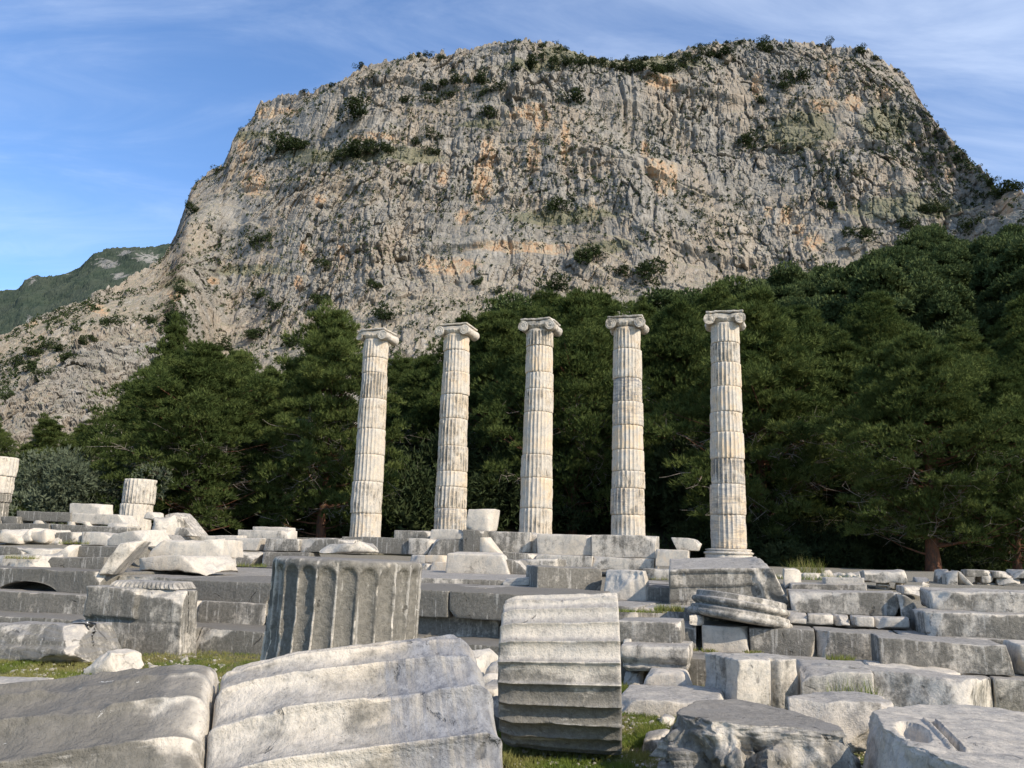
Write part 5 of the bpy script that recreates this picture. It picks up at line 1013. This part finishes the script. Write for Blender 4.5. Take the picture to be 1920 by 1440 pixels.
for ci, (bx, by, tx, ty, joints, cty, lab, dk, wm) in enumerate(COLS):
    Yc = row_y(bx, 31.9); zbase = 1.66; zof = lambda y, x: at_y(x, y, Yc)[2]
    zs = [zbase + (.0 if ci < 4 else .20)] + [zof(j, bx + (tx - bx) * (by - j) / (by - ty)) for j in joints[::-1]] + [zof(ty, tx)]
    xb = at_y(bx, by, Yc)[0]; xt = at_y(tx, ty, Yc)[0]; ztop = zs[-1]; e = empty('ionic_column', (xb, Yc, zbase)); tag(e, lab, 'column', 'standing columns of the temple')
    rng = random.Random(ci * 5 + 1); Rb = .635; Rt = .520
    P, Fp, ap = lathe([(0, -.35), (.80, -.35), (.81, -.02), (.78, 0), (.84, .02), (.86, .07), (.80, .10), (.76, .11), (.76, .125), (.80, .15), (.79, .18), (.70, .20), (0, .20)], 96, ci + 3, .01, .02)
    ob = link('base', mesh_np('base', P, Fp, [MARBLE], True, ap), e); ob.color = (.35, .2, 0, 1)
    for i in range(len(zs) - 1):
        za, zb_ = zs[i], zs[i + 1]; fr_ = lambda z: Rb + (Rt - Rb) * ((z - zbase) / (ztop - zbase)) ** 1.15
        j = rng.uniform(-.014, .016); x = (xt - xb) * ((za + zb_) / 2 - zbase) / (ztop - zbase) + rng.uniform(-.018, .018)
        top = i == len(zs) - 2
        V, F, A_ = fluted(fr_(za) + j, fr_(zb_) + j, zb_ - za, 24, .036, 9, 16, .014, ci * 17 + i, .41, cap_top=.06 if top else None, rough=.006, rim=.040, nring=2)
        o = link('drum', mesh_np('drum', V, F, [MARBLE], True, A_), e, (x, rng.uniform(-.015, .015), za - zbase)); o.rotation_euler = (0, 0, rng.uniform(-.03, .03))
        vn_ = .9 if (ci == 3 and i == len(zs) - 4) else (.55 if (ci == 4 and i == 0) or rng.random() < .18 else .08); o.color = (max(0, dk + .06 + rng.uniform(-.16, .20)), min(1, max(0, wm + .30 + rng.uniform(-.3, .3))), vn_, 1)
    V, F = capital(ci * 3 + 2, ci == 0, [.3, .1, .5, .7, .9][ci]); V[:, 2] += .14
    cap = link('capital', mesh_np('capital', V, F, [MARBLE]), e, (xt - xb, 0, ztop - zbase)); cap.scale = (1.0, 1.0, .98); cap.rotation_euler = (0, 0, -TEMPLE + rng.uniform(-.04, .04)); cap.color = ([.12, .05, .42, .42, .30][ci], .35, 0, 1)
# stumps at the left
def stump(px, Y, pieces, label, R):
    zb0 = at_y(px, pieces[0][0], Y)[2]; x = at_y(px, pieces[0][0], Y)[0]; e = empty('column_stump', (x, Y, zb0 - .25)); tag(e, label, 'column stump', 'broken columns at the left')
    for k, (yb, yt, dk, dx) in enumerate(pieces):
        za = at_y(px, yb, Y)[2]; zt = at_y(px, yt, Y)[2]; ex = .25 if k == 0 else 0
        V, F, A_ = fluted(R, R * .985, zt - za + ex, 24, .04, 9, 16, .03, 50 + k + int(px), .42, rough=.008, rim=.04, nring=2); o = link('drum', mesh_np('drum', V, F, [MARBLE], True, A_), e, (dx, 0, za - zb0 + .25 - ex)); o.color = (dk, .15, 0, 1)
stump(252, 33, [(987, 945, .10, 0), (945, 899, .22, .05)], 'squat broken column of two fluted drums on the left, before the pines', .615)
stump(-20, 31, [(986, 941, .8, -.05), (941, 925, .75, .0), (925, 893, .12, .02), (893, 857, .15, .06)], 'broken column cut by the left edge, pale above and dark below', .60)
# ------------------------------------------------------------------ small things
def tiny(cnt, pts_fn, size, label, cat, group, name, dark=(.0, .5), seed=3, warm=.2):
    rng = random.Random(seed); protos = []
    for k in range(5):
        Q, F, fr = stone_local((.5, .42, .32), seed * 10 + k, .16, .12, .2, .05, ncut=6, cutd=(.05, .2)); protos.append(mesh_np(name, Q, F, [MARBLE], True, {'fresh': fr * .3}))
    for i in range(cnt):
        x, y, z = pts_fn(rng); s = rng.uniform(*size); o = link(name, protos[i % 5], None, (x, y, z + s * .12)); o.scale = (s, s * rng.uniform(.6, 1), s * rng.uniform(.5, .9)); o.rotation_euler = (rng.uniform(-.4, .4), rng.uniform(-.4, .4), rng.uniform(0, 6.28))
        o.color = (rng.uniform(*dark), rng.uniform(0, warm), 0, 1); tag(o, label, cat, group)
def on_ground(px, py):
    p = at_z(px, py, 0.)
    for _ in range(6): p = at_z(px, py, float(ground_z(p[0], p[1])))
    return p
def rect(a, b, c, d):
    return lambda rng: tuple(on_ground(rng.uniform(a, b), rng.uniform(c, d)))
tiny(70, rect(180, 420, 1232, 1268), (.02, .07), 'small white pebble in the grass before the carved block', 'pebble', 'pebbles in the left grass', 'pebble', (0, .2), 3)
tiny(40, rect(20, 180, 1255, 1275), (.02, .06), 'small white pebble in the grass at the left edge', 'pebble', 'pebbles at the left edge', 'pebble', (0, .2), 4)
tiny(60, rect(1165, 1260, 1345, 1385), (.015, .05), 'small white pebble in the bare patch right of the drum on its side', 'pebble', 'pebbles right of the drum', 'pebble', (0, .3), 5)
for px, py, s in [(346, 1240, .09), (288, 1254, .12), (245, 1250, .07)]:
    p = on_ground(px, py); tiny(1, lambda r: tuple(p), (s, s * 1.01), {346: 'white oval stone in the grass below the right corner of the carved block', 288: 'white egg-shaped stone in the middle of the left grass', 245: 'small white stone just right of the rough white rock'}[px], 'stone', None, 'pebble', (0, .05), px)
tiny(46, lambda r: (lambda px: (at_y(px, 1080, 17.5 + r.uniform(0, 3.0))[0], 17.5 + r.uniform(0, 3.0), 1.12))(r.uniform(1478, 1640)), (.12, .42), 'small pale rubble stone in the heap before the dark wood on the right', 'rubble stone', 'rubble heap on the right', 'rubble_stone', (0, .3), 6, .6)
for i, (a, t, b, c, lb) in enumerate([(1776, 1070, 1796, 1104, 'left half of the split pointed stone by the thick pine trunk'), (1796, 1070, 1834, 1104, 'right sloping half of the split pointed stone by the thick pine trunk')]):
    q = ((a, t + 4), (a + (20 if i == 0 else 6), t), (b, c), (a, c)) if i == 0 else ((a, t), (a + 5, t + 2), (b, c), (a, c)); S('rock', lb, 'rock', q, R=19.5, dark=.5 if i == 0 else .3, depth=.6, ncut=1, chip=.04)
GW = 'shaded rubble wall at the right edge'
for i, (a, t, b, c) in enumerate([(1838, 1092, 1880, 1106), (1812, 1068, 1862, 1080), (1840, 1080, 1868, 1092), (1863, 1070, 1905, 1081), (1870, 1082, 1915, 1093), (1882, 1094, 1935, 1108), (1900, 1068, 1950, 1082), (1917, 1083, 1970, 1095), (1760, 1066, 1778, 1100), (1720, 1082, 1742, 1096)]):
    S('wall_stone', ['squarish stone at the bottom left of the shaded rubble wall', 'flat top left stone of the shaded rubble wall', 'small stone in the middle left of the shaded rubble wall', 'flat top middle stone of the shaded rubble wall', 'middle stone of the shaded rubble wall', 'bottom right stone of the shaded rubble wall', 'top right stone of the shaded rubble wall', 'stone at the right edge of the shaded rubble wall', 'dark upright stone left of the split pointed stone', 'low stone at the foot of the thick pine trunk'][i], 'wall stone', (a, t, b, t + 1, c, c), R=20.2, dark=.6, depth=.6, ncut=3, chip=.05, group=GW)
for i, (a, t, b, c, lb) in enumerate([(1000, 1068, 1012, 1080, ''), (1470, 1066, 1500, 1096, 'crumbling pale rubble behind the broken end of the architrave block')]):
    if lb: S('rock', lb, 'rock', (a, t, b, t + 4, c, c), R=16.5, dark=.08, depth=.8, ncut=5, rough=.05, chip=.12)

# grass blades
def blades(name, label, areas, seed):
    rs = np.random.RandomState(seed); P = []; sc = []
    for a, b, c, d, n, s in areas:
        for _ in range(n):
            P.append(on_ground(rs.uniform(a, b), rs.uniform(c, d))); sc.append(s)
    P = np.array(P); sc = np.array(sc); m = vn(P * 6) * .6 + vn(P * 19) * .4; keep = rs.rand(len(P)) < np.clip((m - .28) * 3.2, .05, 1); P = P[keep]; sc = sc[keep]; k = 4; n = len(P); m = m[keep]
    q = np.repeat(P, k, 0) + np.c_[rs.normal(0, .012, (n * k, 2)), np.zeros(n * k) - .005]; d = unit(np.c_[rs.normal(0, .45, (n * k, 2)), np.ones(n * k)]); L = (np.repeat(sc, k) * rs.uniform(.4, 1.2, n * k))[:, None]
    side = unit(np.cross(d, rs.normal(0, 1, (n * k, 3)))) * .0016 * (1 + L * 10); bend = rs.normal(0, .35, (n * k, 3)) * [1, 1, 0]
    mid = q + d * L * .55; tip = q + (d + bend * .6) * L; V = np.stack([q - side, q + side, mid + side * .7, mid - side * .7, tip], 1).reshape(-1, 3); b = np.arange(n * k)[:, None] * 5
    v = np.repeat(np.clip(np.repeat(np.clip((fbm(P * 2.2, 2) - .36) * 3.5, 0, 1), k) + rs.uniform(-.35, .35, n * k), 0, 1), 5)
    tag(link(name, mesh_np(name, V, [b + np.array([[0, 1, 2, 3]]), b + np.array([[3, 2, 4]])], [GRASSM], False, {'v': v})), label, 'grass', kind='stuff')
blades('grass', 'green and straw coloured grass growing between the foreground stones', [
 (915, 1290, 1372, 1445, 5200, .045), (1150, 1270, 1336, 1400, 1500, .04), (925, 960, 1370, 1440, 500, .08), (-20, 430, 1226, 1278, 6500, .05), (-20, 160, 1240, 1290, 1500, .05), (368, 520, 1214, 1250, 1600, .05), (1160, 1362, 1278, 1316, 2200, .06), (1200, 1250, 1366, 1400, 500, .10), (1130, 1185, 1290, 1330, 400, .08)], 4)
def tufts(spots):
    rs = np.random.RandomState(8); pos, dr, ln = [], [], []
    for px, py, Y, w, h, n in spots:
        c = at_y(px, py, Y)
        for _ in range(n): pos.append(c + [rs.uniform(-w, w), rs.uniform(-.08, .08), 0]); dr.append([rs.normal(0, .4), rs.normal(0, .4), 1]); ln.append(h * rs.uniform(.5, 1.2))
    pos, dr, ln = np.array(pos), unit(np.array(dr)), np.array(ln)[:, None]; side = unit(np.cross(dr, rs.normal(0, 1, pos.shape))) * .004
    V = np.stack([pos - side, pos + side, pos + dr * ln], 1).reshape(-1, 3); tag(link('grass_tufts', mesh_np('grass_tufts', V, np.arange(len(V)).reshape(-1, 3), [GRASSM], False, {'v': np.repeat(rs.rand(len(pos)), 3)})), 'grass tufts growing on the ledges of the steps', 'grass', kind='stuff')
tufts([(1255, 1146, 11.2, .18, .10, 420), (1200, 1148, 11.4, .35, .05, 420), (1330, 1222, 10.9, .10, .05, 150), (1412, 1224, 10.7, .12, .04, 150), (1290, 1220, 11.0, .12, .05, 150), (1545, 1088, 17.4, 1.0, .16, 500), (1512, 1074, 18.4, .4, .35, 260), (445, 1062, 20.6, .7, .12, 350),
 (395, 1131, 13.7, .15, .05, 120), (465, 1133, 13.5, .2, .04, 120), (1575, 1238, 9.9, .15, .08, 220), (1235, 1087, 17.4, .4, .08, 150), (20, 1155, 14.3, .15, .08, 120), (40, 1048, 16.0, .3, .1, 200), (140, 1020, 17.5, .3, .1, 120), (1600, 1310, 8.6, .25, .22, 90)])

# loose chips and gravel lying in the grass and in the corners of the steps
rs = np.random.RandomState(31); Vc, Fc, off = [], [], 0; Q0, F0, _ = stone_local((.5, .4, .3), 3, .5, .1, .2, .05, ncut=5, cutd=(.05, .2))
areas = [(-20, 430, 1228, 1280, 330), (930, 1250, 1345, 1440, 260), (1150, 1345, 1285, 1345, 160), (1480, 1640, 1062, 1090, 120), (1640, 1900, 1088, 1112, 140), (1560, 1640, 1385, 1440, 60)]
for a, b, c, d, n in areas:
    for _ in range(n):
        p = on_ground(rs.uniform(a, b), rs.uniform(c, d)); s_ = rs.uniform(.008, .03) * (2 if p[1] > 12 else 1); R_ = np.array(Matrix.Rotation(rs.uniform(0, 6.28), 3, 'Z') @ Matrix.Rotation(rs.uniform(-.5, .5), 3, 'X'))
        Vc.append(Q0 * s_ @ R_.T + p); Fc.append(F0 + off); off += len(Q0)
g = link('gravel', mesh_np('gravel', np.concatenate(Vc), np.concatenate(Fc), [MARBLE], True, {'fresh': np.full(off, .2)})); g.color = (.35, .3, 0, 1); tag(g, 'loose stone chips lying in the grass between the blocks', 'gravel', kind='stuff')
